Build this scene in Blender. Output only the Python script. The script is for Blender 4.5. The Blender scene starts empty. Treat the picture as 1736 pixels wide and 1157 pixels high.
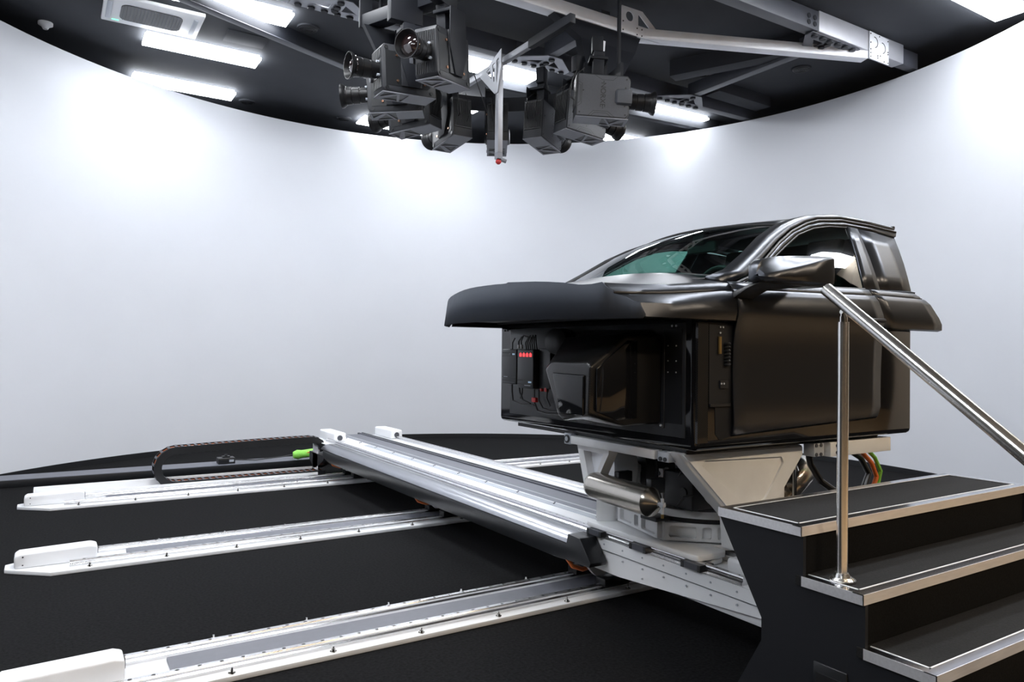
import bpy, bmesh, math, random
from mathutils import Vector, Matrix
random.seed(7)
PI = math.pi
sc = bpy.context.scene
# ------------------------------------------------------------------ camera
YAW, PITCH, ROLL, CAM_Z, FPX = .5617, .0131, .0111, 1.705, 1245.0
Fw = Vector((math.sin(YAW)*math.cos(PITCH), math.cos(YAW)*math.cos(PITCH), math.sin(PITCH)))
R0 = Vector((math.cos(YAW), -math.sin(YAW), 0))
U0 = R0.cross(Fw)
Rt = R0*math.cos(ROLL) + U0*math.sin(ROLL)
Up = U0*math.cos(ROLL) - R0*math.sin(ROLL)
cam = bpy.data.objects.new('camera', bpy.data.cameras.new('camera'))
sc.collection.objects.link(cam)
cam.data.sensor_width = 36; cam.data.lens = FPX/1736*36
cam.data.clip_start = .05; cam.data.clip_end = 200
cam.matrix_world = Matrix(((Rt.x, Up.x, -Fw.x, 0), (Rt.y, Up.y, -Fw.y, 0), (Rt.z, Up.z, -Fw.z, CAM_Z), (0, 0, 0, 1)))
sc.camera = cam
# ------------------------------------------------------------------ world, exposure
w = bpy.data.worlds.new('world'); sc.world = w; w.use_nodes = True
w.node_tree.nodes['Background'].inputs[0].default_value = (.75, .72, .68, 1)
w.node_tree.nodes['Background'].inputs[1].default_value = .05
sc.view_settings.view_transform = 'Standard'; sc.view_settings.look = 'None'
sc.view_settings.gamma = 1; sc.view_settings.use_curve_mapping = False
sc.view_settings.exposure = 0.0
LAMP = 37.0      # strength of the ceiling panels
WARM = 74.0      # strength of the warm panels over the entrance lobby
CX, CY, CR, WTOP, CEIL = 4.134, 6.892, 6.384, 5.777, 6.075

# ------------------------------------------------------------------ materials
def newmat(name):
    m = bpy.data.materials.new(name); m.use_nodes = True
    return m, m.node_tree, m.node_tree.nodes['Principled BSDF']
def pbr(name, col, rough=.5, metal=0., noise=0., scale=40., bump=0., coat=0., coat_r=.05, spec=.5, aniso=0., stretch=None):
    m, nt, b = newmat(name)
    b.inputs['Base Color'].default_value = (*col, 1)
    b.inputs['Roughness'].default_value = rough; b.inputs['Metallic'].default_value = metal
    b.inputs['Coat Weight'].default_value = coat; b.inputs['Coat Roughness'].default_value = coat_r
    b.inputs['Specular IOR Level'].default_value = spec
    if noise or bump:
        tc = nt.nodes.new('ShaderNodeTexCoord'); n = nt.nodes.new('ShaderNodeTexNoise')
        n.inputs['Scale'].default_value = scale; n.inputs['Detail'].default_value = 4
        if stretch:
            mp = nt.nodes.new('ShaderNodeMapping'); mp.inputs['Scale'].default_value = stretch
            nt.links.new(tc.outputs['Object'], mp.inputs['Vector']); nt.links.new(mp.outputs['Vector'], n.inputs['Vector'])
        else:
            nt.links.new(tc.outputs['Object'], n.inputs['Vector'])
        if noise:
            r = nt.nodes.new('ShaderNodeMapRange')
            r.inputs['From Min'].default_value = .3; r.inputs['From Max'].default_value = .7
            r.inputs['To Min'].default_value = 1-noise; r.inputs['To Max'].default_value = 1+noise
            nt.links.new(n.outputs['Fac'], r.inputs['Value'])
            mx = nt.nodes.new('ShaderNodeVectorMath'); mx.operation = 'SCALE'
            mx.inputs[0].default_value = col
            nt.links.new(r.outputs['Result'], mx.inputs['Scale'])
            nt.links.new(mx.outputs['Vector'], b.inputs['Base Color'])
        if bump:
            bp = nt.nodes.new('ShaderNodeBump'); bp.inputs['Strength'].default_value = bump
            bp.inputs['Distance'].default_value = .002
            nt.links.new(n.outputs['Fac'], bp.inputs['Height']); nt.links.new(bp.outputs['Normal'], b.inputs['Normal'])
    return m
def emis(name, col, s):
    m, nt, b = newmat(name)
    b.inputs['Base Color'].default_value = (*col, 1)
    b.inputs['Emission Color'].default_value = (*col, 1); b.inputs['Emission Strength'].default_value = s
    return m
M = {}
M['wall'] = pbr('screen_white', (.655, .675, .722), .85, noise=.012, scale=1.2, spec=.2)
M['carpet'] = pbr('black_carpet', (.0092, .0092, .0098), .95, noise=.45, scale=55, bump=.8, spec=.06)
M['riser'] = pbr('riser_carpet_shaded', (.0065, .0065, .0068), .95, noise=.3, scale=160, bump=.5, spec=.1)  # shaded copy of the tread carpet, darker for the upright faces
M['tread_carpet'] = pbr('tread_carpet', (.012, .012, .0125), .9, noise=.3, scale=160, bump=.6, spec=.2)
M['ceiling'] = pbr('black_ceiling', (.036, .039, .046), .8, noise=.06, scale=2.5, spec=.3)
M['trim'] = pbr('black_trim', (.010, .011, .013), .4)
M['white'] = pbr('white_paint', (.81, .82, .84), .48, noise=.01, scale=5)
M['cast'] = pbr('white_cast', (.80, .81, .82), .42, noise=.03, scale=9)
M['steel'] = pbr('rail_steel', (.72, .72, .73), .26, 1.0, noise=.04, scale=30)
M['brushed'] = pbr('brushed_stainless', (.56, .53, .48), .24, 1.0, noise=.10, scale=14, stretch=(.3, 60, 60))
M['brushed_z'] = pbr('brushed_tube', (.90, .89, .87), .24, 1.0, noise=.08, scale=14, stretch=(60, 60, .3))
M['nosing'] = pbr('aluminium_nosing', (.80, .81, .85), .30, .6, noise=.06, scale=10, stretch=(1, 8, 8))
M['nosing_top'] = pbr('nosing_band_metal', (.50, .51, .55), .16, 1.0, noise=.05, scale=10, stretch=(1, 8, 8))
M['bright_line'] = pbr('bright_strip', (.85, .86, .88), .35, .3)
M['belt'] = pbr('grey_strip', (.135, .14, .165), .5, noise=.04, scale=20)
M['lipmetal'] = pbr('guard_lip_metal', (.42, .43, .46), .28, 1.0)
M['black'] = pbr('black_plastic', (.012, .013, .015), .35)
M['matte'] = pbr('matte_black_board', (.009, .010, .013), .6, spec=.3)
M['gloss'] = pbr('gloss_black', (.006, .0065, .008), .07, spec=.45)
M['panel'] = pbr('black_panel', (.014, .016, .020), .38)
M['steelgrey'] = pbr('grey_frame', (.060, .064, .078), .42, noise=.05, scale=6)
M['frame_lt'] = pbr('aluminium_frame', (.34, .35, .38), .42, .5, noise=.05, scale=5)
M['frame_dk'] = pbr('dark_frame', (.011, .0125, .017), .55, spec=.25)
M['frame_pale_lit'] = pbr('pale_lit_frame', (.88, .90, .95), .45, 0, noise=.04, scale=5)  # base raised to stand for lamplight on the front beams
M['frame_mid'] = pbr('mid_frame', (.45, .46, .50), .42, .2, noise=.05, scale=5)
M['proj'] = pbr('projector_grey', (.014, .0155, .020), .5, noise=.05, scale=60)
M['proj_side_lit'] = pbr('projector_side_lit', (.062, .066, .078), .5, noise=.05, scale=60)  # lighter copy of the body grey, the side's light put into colour
M['proj_lt'] = pbr('projector_plate', (.17, .175, .20), .5)
M['proj_dk'] = pbr('projector_black', (.010, .011, .013), .4)
M['barrel'] = pbr('lens_barrel', (.007, .007, .008), .38, spec=.35)
M['lens'] = pbr('lens_glass', (.02, .012, .012), .03, coat=1, coat_r=.0, spec=1)
M['paint'] = pbr('satin_car_paint', (.068, .073, .085), .30, .9)
M['visor'] = pbr('matte_visor', (.028, .034, .046), .8, spec=.2)
M['rubber'] = pbr('rubber_seal', (.008, .008, .009), .45)
M['interior'] = pbr('cabin_trim', (.012, .013, .013), .7)
M['chrome'] = pbr('chrome', (.7, .69, .66), .10, 1.0)
M['copper'] = pbr('copper_screw', (.72, .40, .26), .25, 1.0)
M['brass'] = pbr('brass', (.62, .42, .16), .3, 1.0)
M['orange'] = pbr('orange_cable', (.60, .13, .02), .5)
M['green'] = pbr('green_cable', (.18, .48, .05), .5)
M['limesleeve'] = pbr('lime_cloth', (.28, .72, .10), .6, noise=.15, scale=60)
M['redpart'] = pbr('red_connector', (.45, .02, .02), .4)
M['silver'] = pbr('silver_print', (.42, .45, .5), .4)
M['lamp'] = emis('lamp_diffuser', (.93, .96, 1.0), LAMP)
M['warmlamp'] = emis('warm_diffuser', (1.0, .80, .57), WARM)
M['wood'] = pbr('oak_floor', (.32, .22, .12), .7, noise=.15, scale=3, stretch=(1, 8, 1))
M['beige'] = pbr('beige_wall', (.62, .54, .44), .8)
M['led'] = emis('red_led', (1, .07, .08), 1.2)
M['leddim'] = emis('blue_screen', (.35, .5, .65), .35)
M['gled'] = emis('green_led', (.15, 1, .5), 2)
M['lobby'] = pbr('lobby_wall', (.018, .013, .008), .8)
# glass
m, nt, b = newmat('tinted_glass'); M['glass'] = m
b.inputs['Base Color'].default_value = (.40, .72, .66, 1); b.inputs['Roughness'].default_value = .0
b.inputs['Transmission Weight'].default_value = 1; b.inputs['IOR'].default_value = 1.5
b.inputs['Coat Weight'].default_value = .0
# thin glass: mix transparent + glossy by fresnel so the cabin stays lit
for n in list(nt.nodes):
    if n.type == 'BSDF_PRINCIPLED': nt.nodes.remove(n)
out = [n for n in nt.nodes if n.type == 'OUTPUT_MATERIAL'][0]
tr = nt.nodes.new('ShaderNodeBsdfTransparent'); tr.inputs[0].default_value = (.45, .74, .66, 1)
gl = nt.nodes.new('ShaderNodeBsdfGlossy'); gl.inputs['Roughness'].default_value = .01
lw = nt.nodes.new('ShaderNodeLayerWeight'); lw.inputs['Blend'].default_value = .5
pw = nt.nodes.new('ShaderNodeMath'); pw.operation = 'POWER'; pw.inputs[1].default_value = 4.0
nt.links.new(lw.outputs['Facing'], pw.inputs[0])
fr = nt.nodes.new('ShaderNodeMapRange'); fr.inputs['To Min'].default_value = .055; fr.inputs['To Max'].default_value = 1.0
nt.links.new(pw.outputs[0], fr.inputs['Value'])
mx = nt.nodes.new('ShaderNodeMixShader')
nt.links.new(fr.outputs[0], mx.inputs[0]); nt.links.new(tr.outputs[0], mx.inputs[1]); nt.links.new(gl.outputs[0], mx.inputs[2])
nt.links.new(mx.outputs[0], out.inputs[0])
# carbon weave
m, nt, b = newmat('carbon_weave'); M['carbon'] = m
tc = nt.nodes.new('ShaderNodeTexCoord'); ck = nt.nodes.new('ShaderNodeTexChecker')
ck.inputs['Scale'].default_value = 160; ck.inputs['Color1'].default_value = (.005, .005, .006, 1); ck.inputs['Color2'].default_value = (.016, .016, .016, 1)
nt.links.new(tc.outputs['Object'], ck.inputs['Vector']); nt.links.new(ck.outputs['Color'], b.inputs['Base Color'])
b.inputs['Roughness'].default_value = .4; b.inputs['Specular IOR Level'].default_value = .2; b.inputs['Coat Weight'].default_value = .8; b.inputs['Coat Roughness'].default_value = .04; b.inputs['Coat IOR'].default_value = 1.4

# ------------------------------------------------------------------ mesh helpers
class MB:
    def __init__(s): s.bm = bmesh.new()
    def face(s, pts):
        vs = [s.bm.verts.new(p) for p in pts]
        return s.bm.faces.new(vs)
    def box(s, x0, x1, y0, y1, z0, z1, mt=None):
        c = [(x, y, z) for x in (x0, x1) for y in (y0, y1) for z in (z0, z1)]
        if mt is not None: c = [mt @ Vector(p) for p in c]
        v = [s.bm.verts.new(p) for p in c]
        for f in ((0, 1, 3, 2), (4, 6, 7, 5), (0, 4, 5, 1), (2, 3, 7, 6), (0, 2, 6, 4), (1, 5, 7, 3)):
            s.bm.faces.new([v[i] for i in f])
        return s
    def prism(s, poly, fn, a, b):
        """poly of (u,v); fn(u,v,t) gives the 3D point; extruded from t=a to t=b"""
        A = [s.bm.verts.new(fn(u, v, a)) for u, v in poly]; B = [s.bm.verts.new(fn(u, v, b)) for u, v in poly]
        n = len(poly)
        s.bm.faces.new(A); s.bm.faces.new(B[::-1])
        for i in range(n):
            s.bm.faces.new([A[(i+1) % n], A[i], B[i], B[(i+1) % n]])
        return s
    def loft(s, rings, closed=True, caps=True):
        V = [[s.bm.verts.new(p) for p in r] for r in rings]
        n = len(V[0])
        for i in range(len(V)-1):
            for j in range(n if closed else n-1):
                s.bm.faces.new([V[i][j], V[i][(j+1) % n], V[i+1][(j+1) % n], V[i+1][j]])
        if caps and closed:
            s.bm.faces.new(V[0][::-1]); s.bm.faces.new(V[-1])
        return s
    def cyl(s, p0, p1, r0, r1=None, n=20, caps=True):
        return s.lathe(p0, p1, [(0, r0), (1, r0 if r1 is None else r1)], n, caps)
    def lathe(s, p0, p1, prof, n=24, caps=True):
        p0, p1 = Vector(p0), Vector(p1); d = p1-p0; L = d.normalized()
        a = L.orthogonal().normalized(); b = L.cross(a)
        rings = [[p0 + d*t + (a*math.cos(2*PI*k/n) + b*math.sin(2*PI*k/n))*max(r, 1e-4) for k in range(n)] for t, r in prof]
        return s.loft(rings, True, caps)
    def tube(s, pts, r, n=8):
        P = [Vector(p) for p in pts]; rings = []
        up = None
        for i, p in enumerate(P):
            t = (P[min(i+1, len(P)-1)] - P[max(i-1, 0)]).normalized()
            if up is None: up = t.orthogonal().normalized()
            up = (up - t*up.dot(t)).normalized(); sd = t.cross(up)
            rings.append([p + (up*math.cos(2*PI*k/n) + sd*math.sin(2*PI*k/n))*r for k in range(n)])
        return s.loft(rings)
    def build(s, name, mat, parent=None, bevel=0., smooth=False, seg=2, mt=None, each=False):
        bm = s.bm
        if each:
            seen, out = set(), []
            for v0 in bm.verts:
                if v0 in seen: continue
                isl, st_ = [], [v0]; seen.add(v0)
                while st_:
                    v = st_.pop(); isl.append(v)
                    for e in v.link_edges:
                        o = e.other_vert(v)
                        if o not in seen: seen.add(o); st_.append(o)
                nb = MB(); mp = {v: nb.bm.verts.new(v.co) for v in isl}
                for f in {f for v in isl for f in v.link_faces}: nb.bm.faces.new([mp[v] for v in f.verts])
                out.append(nb)
            bm.free()
            return [nb.build(name, mat, parent, bevel, smooth, seg, mt) for nb in out][0]
        bmesh.ops.recalc_face_normals(bm, faces=bm.faces)
        if bevel:
            es = [e for e in bm.edges if len(e.link_faces) == 2 and e.calc_face_angle(0) > .6]
            bmesh.ops.bevel(bm, geom=es, offset=bevel, segments=seg, affect='EDGES', profile=.5, clamp_overlap=True)
        if mt is not None: bm.transform(mt)
        me = bpy.data.meshes.new(name); bm.to_mesh(me); bm.free()
        if isinstance(mat, str): mat = M[mat]
        me.materials.append(mat)
        if smooth or bevel:
            me.polygons.foreach_set('use_smooth', [True]*len(me.polygons))
            me.set_sharp_from_angle(angle=.6 if not bevel else .9)
        o = bpy.data.objects.new(name, me); sc.collection.objects.link(o)
        if parent is not None:
            o.parent = parent
            o.matrix_parent_inverse = parent.matrix_world.inverted() if parent.type == 'EMPTY' and not parent.get('local') else Matrix.Identity(4)
        return o
def tag(o, label=None, cat=None, group=None, kind=None):
    if label: o['label'] = label
    if cat: o['category'] = cat
    if group: o['group'] = group
    if kind: o['kind'] = kind
    return o
def thing(name, loc, label, cat, group=None, rz=0., local=False):
    o = bpy.data.objects.new(name, None); sc.collection.objects.link(o)
    o.empty_display_size = .1
    o.matrix_world = Matrix.Translation(loc) @ Matrix.Rotation(rz, 4, 'Z')
    if local: o['local'] = 1
    return tag(o, label, cat, group)
def from_curve(cu, mt):
    ob = bpy.data.objects.new('tmp', cu); sc.collection.objects.link(ob)
    dg = bpy.context.evaluated_depsgraph_get()
    me = bpy.data.meshes.new_from_object(ob.evaluated_get(dg))
    bpy.data.objects.remove(ob); bpy.data.curves.remove(cu)
    me.transform(mt); return me
def plate(name, loops, th, mt, mat, parent=None):
    """flat plate with holes: 2D loops filled and extruded, then placed by matrix"""
    cu = bpy.data.curves.new('c', 'CURVE'); cu.dimensions = '2D'; cu.fill_mode = 'BOTH'; cu.extrude = th/2
    for lp in loops:
        sp = cu.splines.new('POLY'); sp.points.add(len(lp)-1); sp.use_cyclic_u = True
        for i, (x, y) in enumerate(lp): sp.points[i].co = (x, y, 0, 1)
    me = from_curve(cu, mt); me.name = name; me.materials.clear(); me.materials.append(M[mat])
    o = bpy.data.objects.new(name, me); sc.collection.objects.link(o)
    if parent is not None:
        o.parent = parent
        o.matrix_parent_inverse = parent.matrix_world.inverted() if not parent.get('local') else Matrix.Identity(4)
    return o
def text(name, body, size, mt, mat, parent, th=.0006):
    cu = bpy.data.curves.new('t', 'FONT'); cu.body = body; cu.size = size; cu.extrude = th; cu.align_x = 'CENTER'; cu.align_y = 'CENTER'
    me = from_curve(cu, mt); me.name = name; me.materials.clear(); me.materials.append(M[mat])
    o = bpy.data.objects.new(name, me); sc.collection.objects.link(o); o.parent = parent
    o.matrix_parent_inverse = parent.matrix_world.inverted() if parent.type == 'EMPTY' and not parent.get('local') else Matrix.Identity(4)
    return o
def circ(cx, cy, r, n=20): return [(cx+r*math.cos(2*PI*k/n), cy+r*math.sin(2*PI*k/n)) for k in range(n)]
def rrect(x0, x1, y0, y1, r, n=4):
    P = []
    for cx, cy, a0 in ((x1-r, y1-r, 0), (x0+r, y1-r, 90), (x0+r, y0+r, 180), (x1-r, y0+r, 270)):
        for k in range(n+1):
            a = math.radians(a0+90*k/n); P.append((cx+r*math.cos(a), cy+r*math.sin(a)))
    return P
def basis(o, ex, ey, ez):
    ex, ey, ez = Vector(ex), Vector(ey), Vector(ez)
    return Matrix(((ex.x, ey.x, ez.x, o[0]), (ex.y, ey.y, ez.y, o[1]), (ex.z, ey.z, ez.z, o[2]), (0, 0, 0, 1)))
def inlay(o, mb, mat):
    """set the pieces of mb into o's own mesh with a second material (drilled holes and the like)"""
    me = o.data; me.materials.append(M[mat])
    for f in mb.bm.faces: f.material_index = 1
    bmesh.ops.recalc_face_normals(mb.bm, faces=mb.bm.faces)
    t2 = bpy.data.meshes.new('tmp'); mb.bm.to_mesh(t2); mb.bm.free()
    bm = bmesh.new(); bm.from_mesh(me); bm.from_mesh(t2); bm.to_mesh(me); bm.free(); bpy.data.meshes.remove(t2)
def copy_thing(root):
    r = root.copy(); sc.collection.objects.link(r)
    for ch in list(root.children):
        c = ch.copy(); sc.collection.objects.link(c); c.parent = r; c.matrix_parent_inverse = ch.matrix_parent_inverse.copy()
        for g in list(ch.children):
            d = g.copy(); sc.collection.objects.link(d); d.parent = c; d.matrix_parent_inverse = g.matrix_parent_inverse.copy()
    return r

# ================================================================== SETTING
def struct(o, label=None):
    o['kind'] = 'structure'
    return o
b = MB(); b.box(-9, 15, -9, 16, -.2, 0); struct(b.build('floor', 'carpet'))
b = MB(); b.box(-9, 15, -5, .25, .0005, .006); struct(b.build('floor_lobby', 'wood'))
b = MB(); b.box(10.3, 10.4, .5, 3.0, .006, CEIL); struct(b.build('wall_reflector', 'beige'))  # unseen beige wall added for the handrail post to reflect
b = MB(); b.box(-9, 15, -9, 16, CEIL, CEIL+.1); struct(b.build('ceiling', 'ceiling'))
# round projection wall with an open side towards the entrance
def arc_wall(name, r0, r1, z0, z1, a0, a1, mat, n=150):
    b = MB(); rings = []
    for k in range(n+1):
        a = math.radians(a0+(a1-a0)*k/n); c, s_ = math.cos(a), math.sin(a)
        rings.append([(CX+r0*c, CY+r0*s_, z0), (CX+r0*c, CY+r0*s_, z1), (CX+r1*c, CY+r1*s_, z1), (CX+r1*c, CY+r1*s_, z0)])
    b.loft(rings)
    return struct(b.build(name, mat, smooth=True))
arc_wall('wall_back', CR, CR+.08, .04, WTOP, -36, 205, 'wall')
arc_wall('baseboard_back', CR-.012, CR+.07, 0, .075, -36, 205, 'trim')
# entrance lobby behind the camera
for nm, bx in (('wall_lobby', (-9, 15, -5.1, -5, 0, CEIL)), ('wall_left', (-9.1, -9, -5, 16, 0, CEIL)), ('wall_right', (15, 15.1, -5, 16, 0, CEIL)), ('wall_far', (-9, 15, 16, 16.1, 0, CEIL))):
    b = MB(); b.box(*bx); struct(b.build(nm, 'trim' if nm == 'wall_far' else 'lobby'))

# ================================================================== CEILING LAMPS
def ceiling_lamp(x, y, label, warm=False, hx=.78, hy=.205, z=6.0):
    t = thing('ceiling_lamp', (x, y, z), label, 'ceiling light', 'rectangular ceiling lamps' if not warm else 'warm lobby lamps')
    b = MB(); b.box(x-hx+.02, x+hx-.02, y-hy+.02, y+hy-.02, z+.030, CEIL)
    b.build('housing', 'white', t)
    b = MB(); b.box(x-hx, x+hx, y-hy, y+hy, z, z+.0299); b.build('diffuser', 'warmlamp' if warm else 'lamp', t)
rowname = {13.2: 'farthest row', 11.43: 'second row from the back', 9.7: 'third row from the back', 4.45: 'row nearest the stairs', 2.7: 'unseen row over the entrance', 7.95: 'unseen row beside the projector frame', 6.2: 'unseen row by the frame front'}  # unseen rows are put in to light the near zone
colname = {-1.3: 'added outer left', 1.82: 'left', 5.66: 'middle', 7.4: 'added mid-right', 9.43: 'right'}  # outer left and mid-right columns are unseen, added to brighten side faces and wall
for x, rows in ((-1.3, (6.2, 4.45)), (1.82, (13.2, 11.43, 9.7, 7.95, 6.2, 4.45, 2.7)), (5.66, (13.2, 11.43, 9.7, 2.7)), (7.4, (4.45, 2.7)), (9.43, (13.2, 11.43, 9.7, 4.45, 2.7))):
    for y in rows:
        if math.hypot(x-CX, y-CY) > CR+1.2: continue
        ceiling_lamp(x, y, 'glowing white rectangular ceiling lamp, %s column, %s' % (colname[x], rowname[y]))
ceiling_lamp(9.5, .95, 'white rectangular lamp outside the right end of the round wall')
for y, wh in ((2.4, 'farther'), (.9, 'middle'), (-.6, 'nearer')):  # unseen lamps added to brighten the left-facing sides
    ceiling_lamp(-2.9, y, 'added white rectangular lamp outside the open end of the round wall, %s one' % wh, False, .78, .205, 5.2)
for x, wh in ((1.5, 'left one'), (6.0, 'middle one'), (10.5, 'right one')):
    ceiling_lamp(x, -3.7, 'warm rectangular lamp over the entrance lobby, ' + wh, True, .8, .3, 5.9)

# ================================================================== OVERHEAD FRAME
ZB = 5.80
def beam(name, p0, p1, wd, z0, z1, mat, label, cat='beam', group='overhead frame beams', parent=None):
    p0, p1 = Vector((*p0, 0)), Vector((*p1, 0)); d = (p1-p0); L = d.length; d.normalize(); nrm = Vector((-d.y, d.x, 0))
    mt = basis((p0.x, p0.y, 0), d, nrm, (0, 0, 1))
    b = MB(); b.box(0, L, 0, wd, z0, z1, mt)
    o = b.build(name, mat, parent, bevel=.004)
    if parent is None: tag(o, label, cat, group)
    return o, mt, L
def beam_root(loc, label): return thing('frame_beam', loc, label, 'beam', 'overhead frame beams')
# front members: A along the room, B slanting, C straight to the wall
tA = beam_root((3.2, 7.0, 5.70), 'thick bright horizontal beam ending at the triangular gusset above the right projector')
ZA = 5.70
beam('beam_tube', (2.9, 7.01), (5.98, 7.01), .16, ZA, 5.86, 'frame_pale_lit', None, parent=tA)
gm = basis((5.97, 7.004, ZA), (1, 0, 0), (0, 0, 1), (0, -1, 0))
loops = [[(0, -.004), (.28, -.004), (.60, .0), (.60, .125), (.33, .33+.0), (.33, .335), (0, .335)]]
loops = [[(0, 0), (.62, 0), (.62, .13), (.34, .335), (0, .335)], circ(.13, .225, .062), [(.27, .14), (.47, .14), (.29, .28), (.27, .28)]]
plate('gusset_plate', loops, .012, gm, 'frame_pale_lit', tA)
b = MB()
for u, v in ((.25, .02), (.25, .1), (.33, .02), (.33, .1), (.45, .02), (.45, .1), (.58, .02), (.58, .1), (.02, .03), (.02, .14)):
    p = gm @ Vector((u, v, .006)); b.cyl(p, p+Vector((0, -.006, 0)), .009, n=8)
b.build('bolt', 'proj_dk', tA, each=True)
tB = beam_root((6.4, 7.0, ZA), 'long pale slanting beam from the triangular gusset to the end plate')
oB, mB, LB = beam('beam_tube', (6.30, 7.01), (9.27, 5.795), .16, ZA, 5.83, 'frame_pale_lit', None, parent=tB)
tC = beam_root((4, 5.78, ZB), 'deep beam crossing to the right wall behind the end plate with two circles')
beam('beam_tube', (4.5, 5.80), (8.2, 5.80), .16, ZB+.01, 6.06, 'steelgrey', None, parent=tC)
beam('beam_tube', (8.2, 5.79), (10.1, 5.79), .17, ZB+.004, 6.07, 'frame_mid', None, parent=tC)
beam('beam_tube', (10.1, 5.81), (10.5, 5.81), .13, ZB+.01, 6.04, 'steelgrey', None, parent=tC)
em = basis((9.26, 5.775, ZA-.01), (1, 0, 0), (0, 0, 1), (0, -1, 0))
plate('end_plate', [[(0, 0), (.44, -.0), (.44, .35), (0, .37)]], .012, em, 'frame_pale_lit', tC)
def arc2(cx, cy, r, a0, a1, wd=.010, n=14):
    o = [(cx+r*math.cos(math.radians(a0+(a1-a0)*k/n)), cy+r*math.sin(math.radians(a0+(a1-a0)*k/n))) for k in range(n+1)]
    i = [(cx+(r-wd)*math.cos(math.radians(a0+(a1-a0)*k/n)), cy+(r-wd)*math.sin(math.radians(a0+(a1-a0)*k/n))) for k in range(n+1)]
    return o+i[::-1]
em2 = basis((9.26, 5.768, ZA-.01), (1, 0, 0), (0, 0, 1), (0, -1, 0))
plate('circle_mark', [arc2(.11, .24, .075, -80, 100), arc2(.29, .20, .075, -80, 100)], .003, em2, 'frame_dk', tC)
b = MB()
for u, v in ((.02, .03), (.02, .08), (.02, .13), (.02, .22), (.02, .34), (.42, .02), (.42, .14), (.42, .17), (.42, .32), (.18, .04), (.18, .07), (.24, .08), (.22, .34), (.33, .02)):
    p = em @ Vector((u, v, .006)); b.cyl(p, p+Vector((0, -.006, 0)), .009, n=8)
b.build('bolt', 'proj_dk', tC, each=True)
# punched joint straps on C
b = MB()
for cz in (5.88, 5.96):
    for cx in (8.0, 8.12):
        b.cyl((cx, 5.797, cz), (cx, 5.790, cz), .032, n=14)
b.build('joint_strap', 'frame_dk', tC, each=True)
# rear girt D and the ties running in depth
for (x0, x1, lab) in ((-.5, 2.4, 'left'), (2.4, 5.45, 'middle'), (5.45, 8.3, 'right'), (8.3, 10.55, 'far right')):
    t = beam_root((x0, 8.62, ZB), {'left': 'rear girt of the frame at the top left behind the lamps', 'middle': 'rear girt of the frame between the left and middle hole-punched node plates', 'right': 'rear girt of the frame running behind the right projectors', 'far right': 'rear girt of the frame ending at the right wall'}[lab])
    y0 = 8.62
    beam('beam_tube', (x0, y0), (x1, y0), .15, ZB, 6.04, 'steelgrey' if lab != 'left' else 'frame_lt', None, parent=t)
for x, y0, y1, mt_, lab in ((5.78, 7.17, 8.42, 'steelgrey', 'short grey tie running back from the thick beam to the middle node plate'),
                       (8.57, 5.95, 8.42, 'steelgrey', 'long grey tie between the deep beam and the rear right node plate'),
                       (2.74, 7.34, 8.42, 'frame_dk', 'dark tie above the leftmost projector')):
    t = beam_root((x, y0, ZB), lab)
    beam('beam_tube', (x+.14, y0), (x+.14, y1), .14, ZB+.002, 6.0, mt_, None, parent=t)
def node_plate(x, y, ang, label, mat):
    t = thing('node_plate', (x, y, ZB-.01), label, 'gusset plate', 'hole-punched node plates')
    mt = Matrix.Translation((x, y, ZB-.008)) @ Matrix.Rotation(math.radians(ang), 4, 'Z')
    outer = [(-.48, .0), (.52, .0), (.52, -.12), (.12, -.42), (-.12, -.42), (-.48, -.1)]
    outer = [(-.50, .08), (.50, .08), (.50, -.04), (.14, -.36), (-.10, -.36), (-.50, -.04)]
    loops = [outer, [(-.28, -.06), (-.06, -.06), (-.06, -.20)], [(.10, -.06), (.30, -.06), (.10, -.22)]]
    plate('plate', loops, .012, mt, mat, t)
    b = MB()
    for u, v in ((-.40, .03), (-.24, .03), (-.08, .03), (.08, .03), (.24, .03), (.40, .03), (.02, -.28), (.02, -.14), (.02, -.05)):
        p = mt @ Vector((u, v, -.008)); b.cyl(p, p+Vector((0, 0, -.022)), .045, .04, n=14)
    b.build('hole_cap', 'frame_dk', t, each=True)
node_plate(5.86, 8.66, 0, 'pale triangular node plate with punched holes, right of the central hanging mast', 'frame_lt')
node_plate(8.62, 8.66, 0, 'dim node plate with punched holes above the right lens', 'steelgrey')
node_plate(2.82, 8.66, 0, 'pale node plate with punched holes left of the top projector', 'frame_lt')
node_plate(8.62, 5.90, 180, 'dim node plate with punched holes under the deep beam', 'steelgrey')
# dropped ceiling bulkheads
def bulk(p0, p1, wd, z0, label):
    o, _, _ = beam('ceiling_duct', p0, p1, wd, z0, CEIL, 'ceiling', label, 'ceiling duct', None); return o
t = thing('ceiling_duct', (.5, 9.27, 5.86), 'dark slanting ceiling duct with a pale lit lower edge, between two left lamps', 'ceiling duct')
beam('duct_body', (.2, 9.03), (4.3, 10.72), .10, 5.87, CEIL, 'frame_dk', None, parent=t)
beam('lit_underside', (.2, 9.0), (4.3, 10.69), .13, 5.855, 5.868, 'steelgrey', None, parent=t)  # paler strip stands for bounce light on the duct's underside
bulk((7.78, 8.02), (8.75, 5.98), .25, 5.84, 'dark slanting bulkhead behind the long grey tie')
bulk((6.0, 9.9), (10.6, 9.6), .14, 5.86, 'dark low duct in front of the back right lamps')
bulk((9.0, 8.15), (10.3, 8.2), .3, 5.9, 'short dark duct reaching the right wall')
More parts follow.
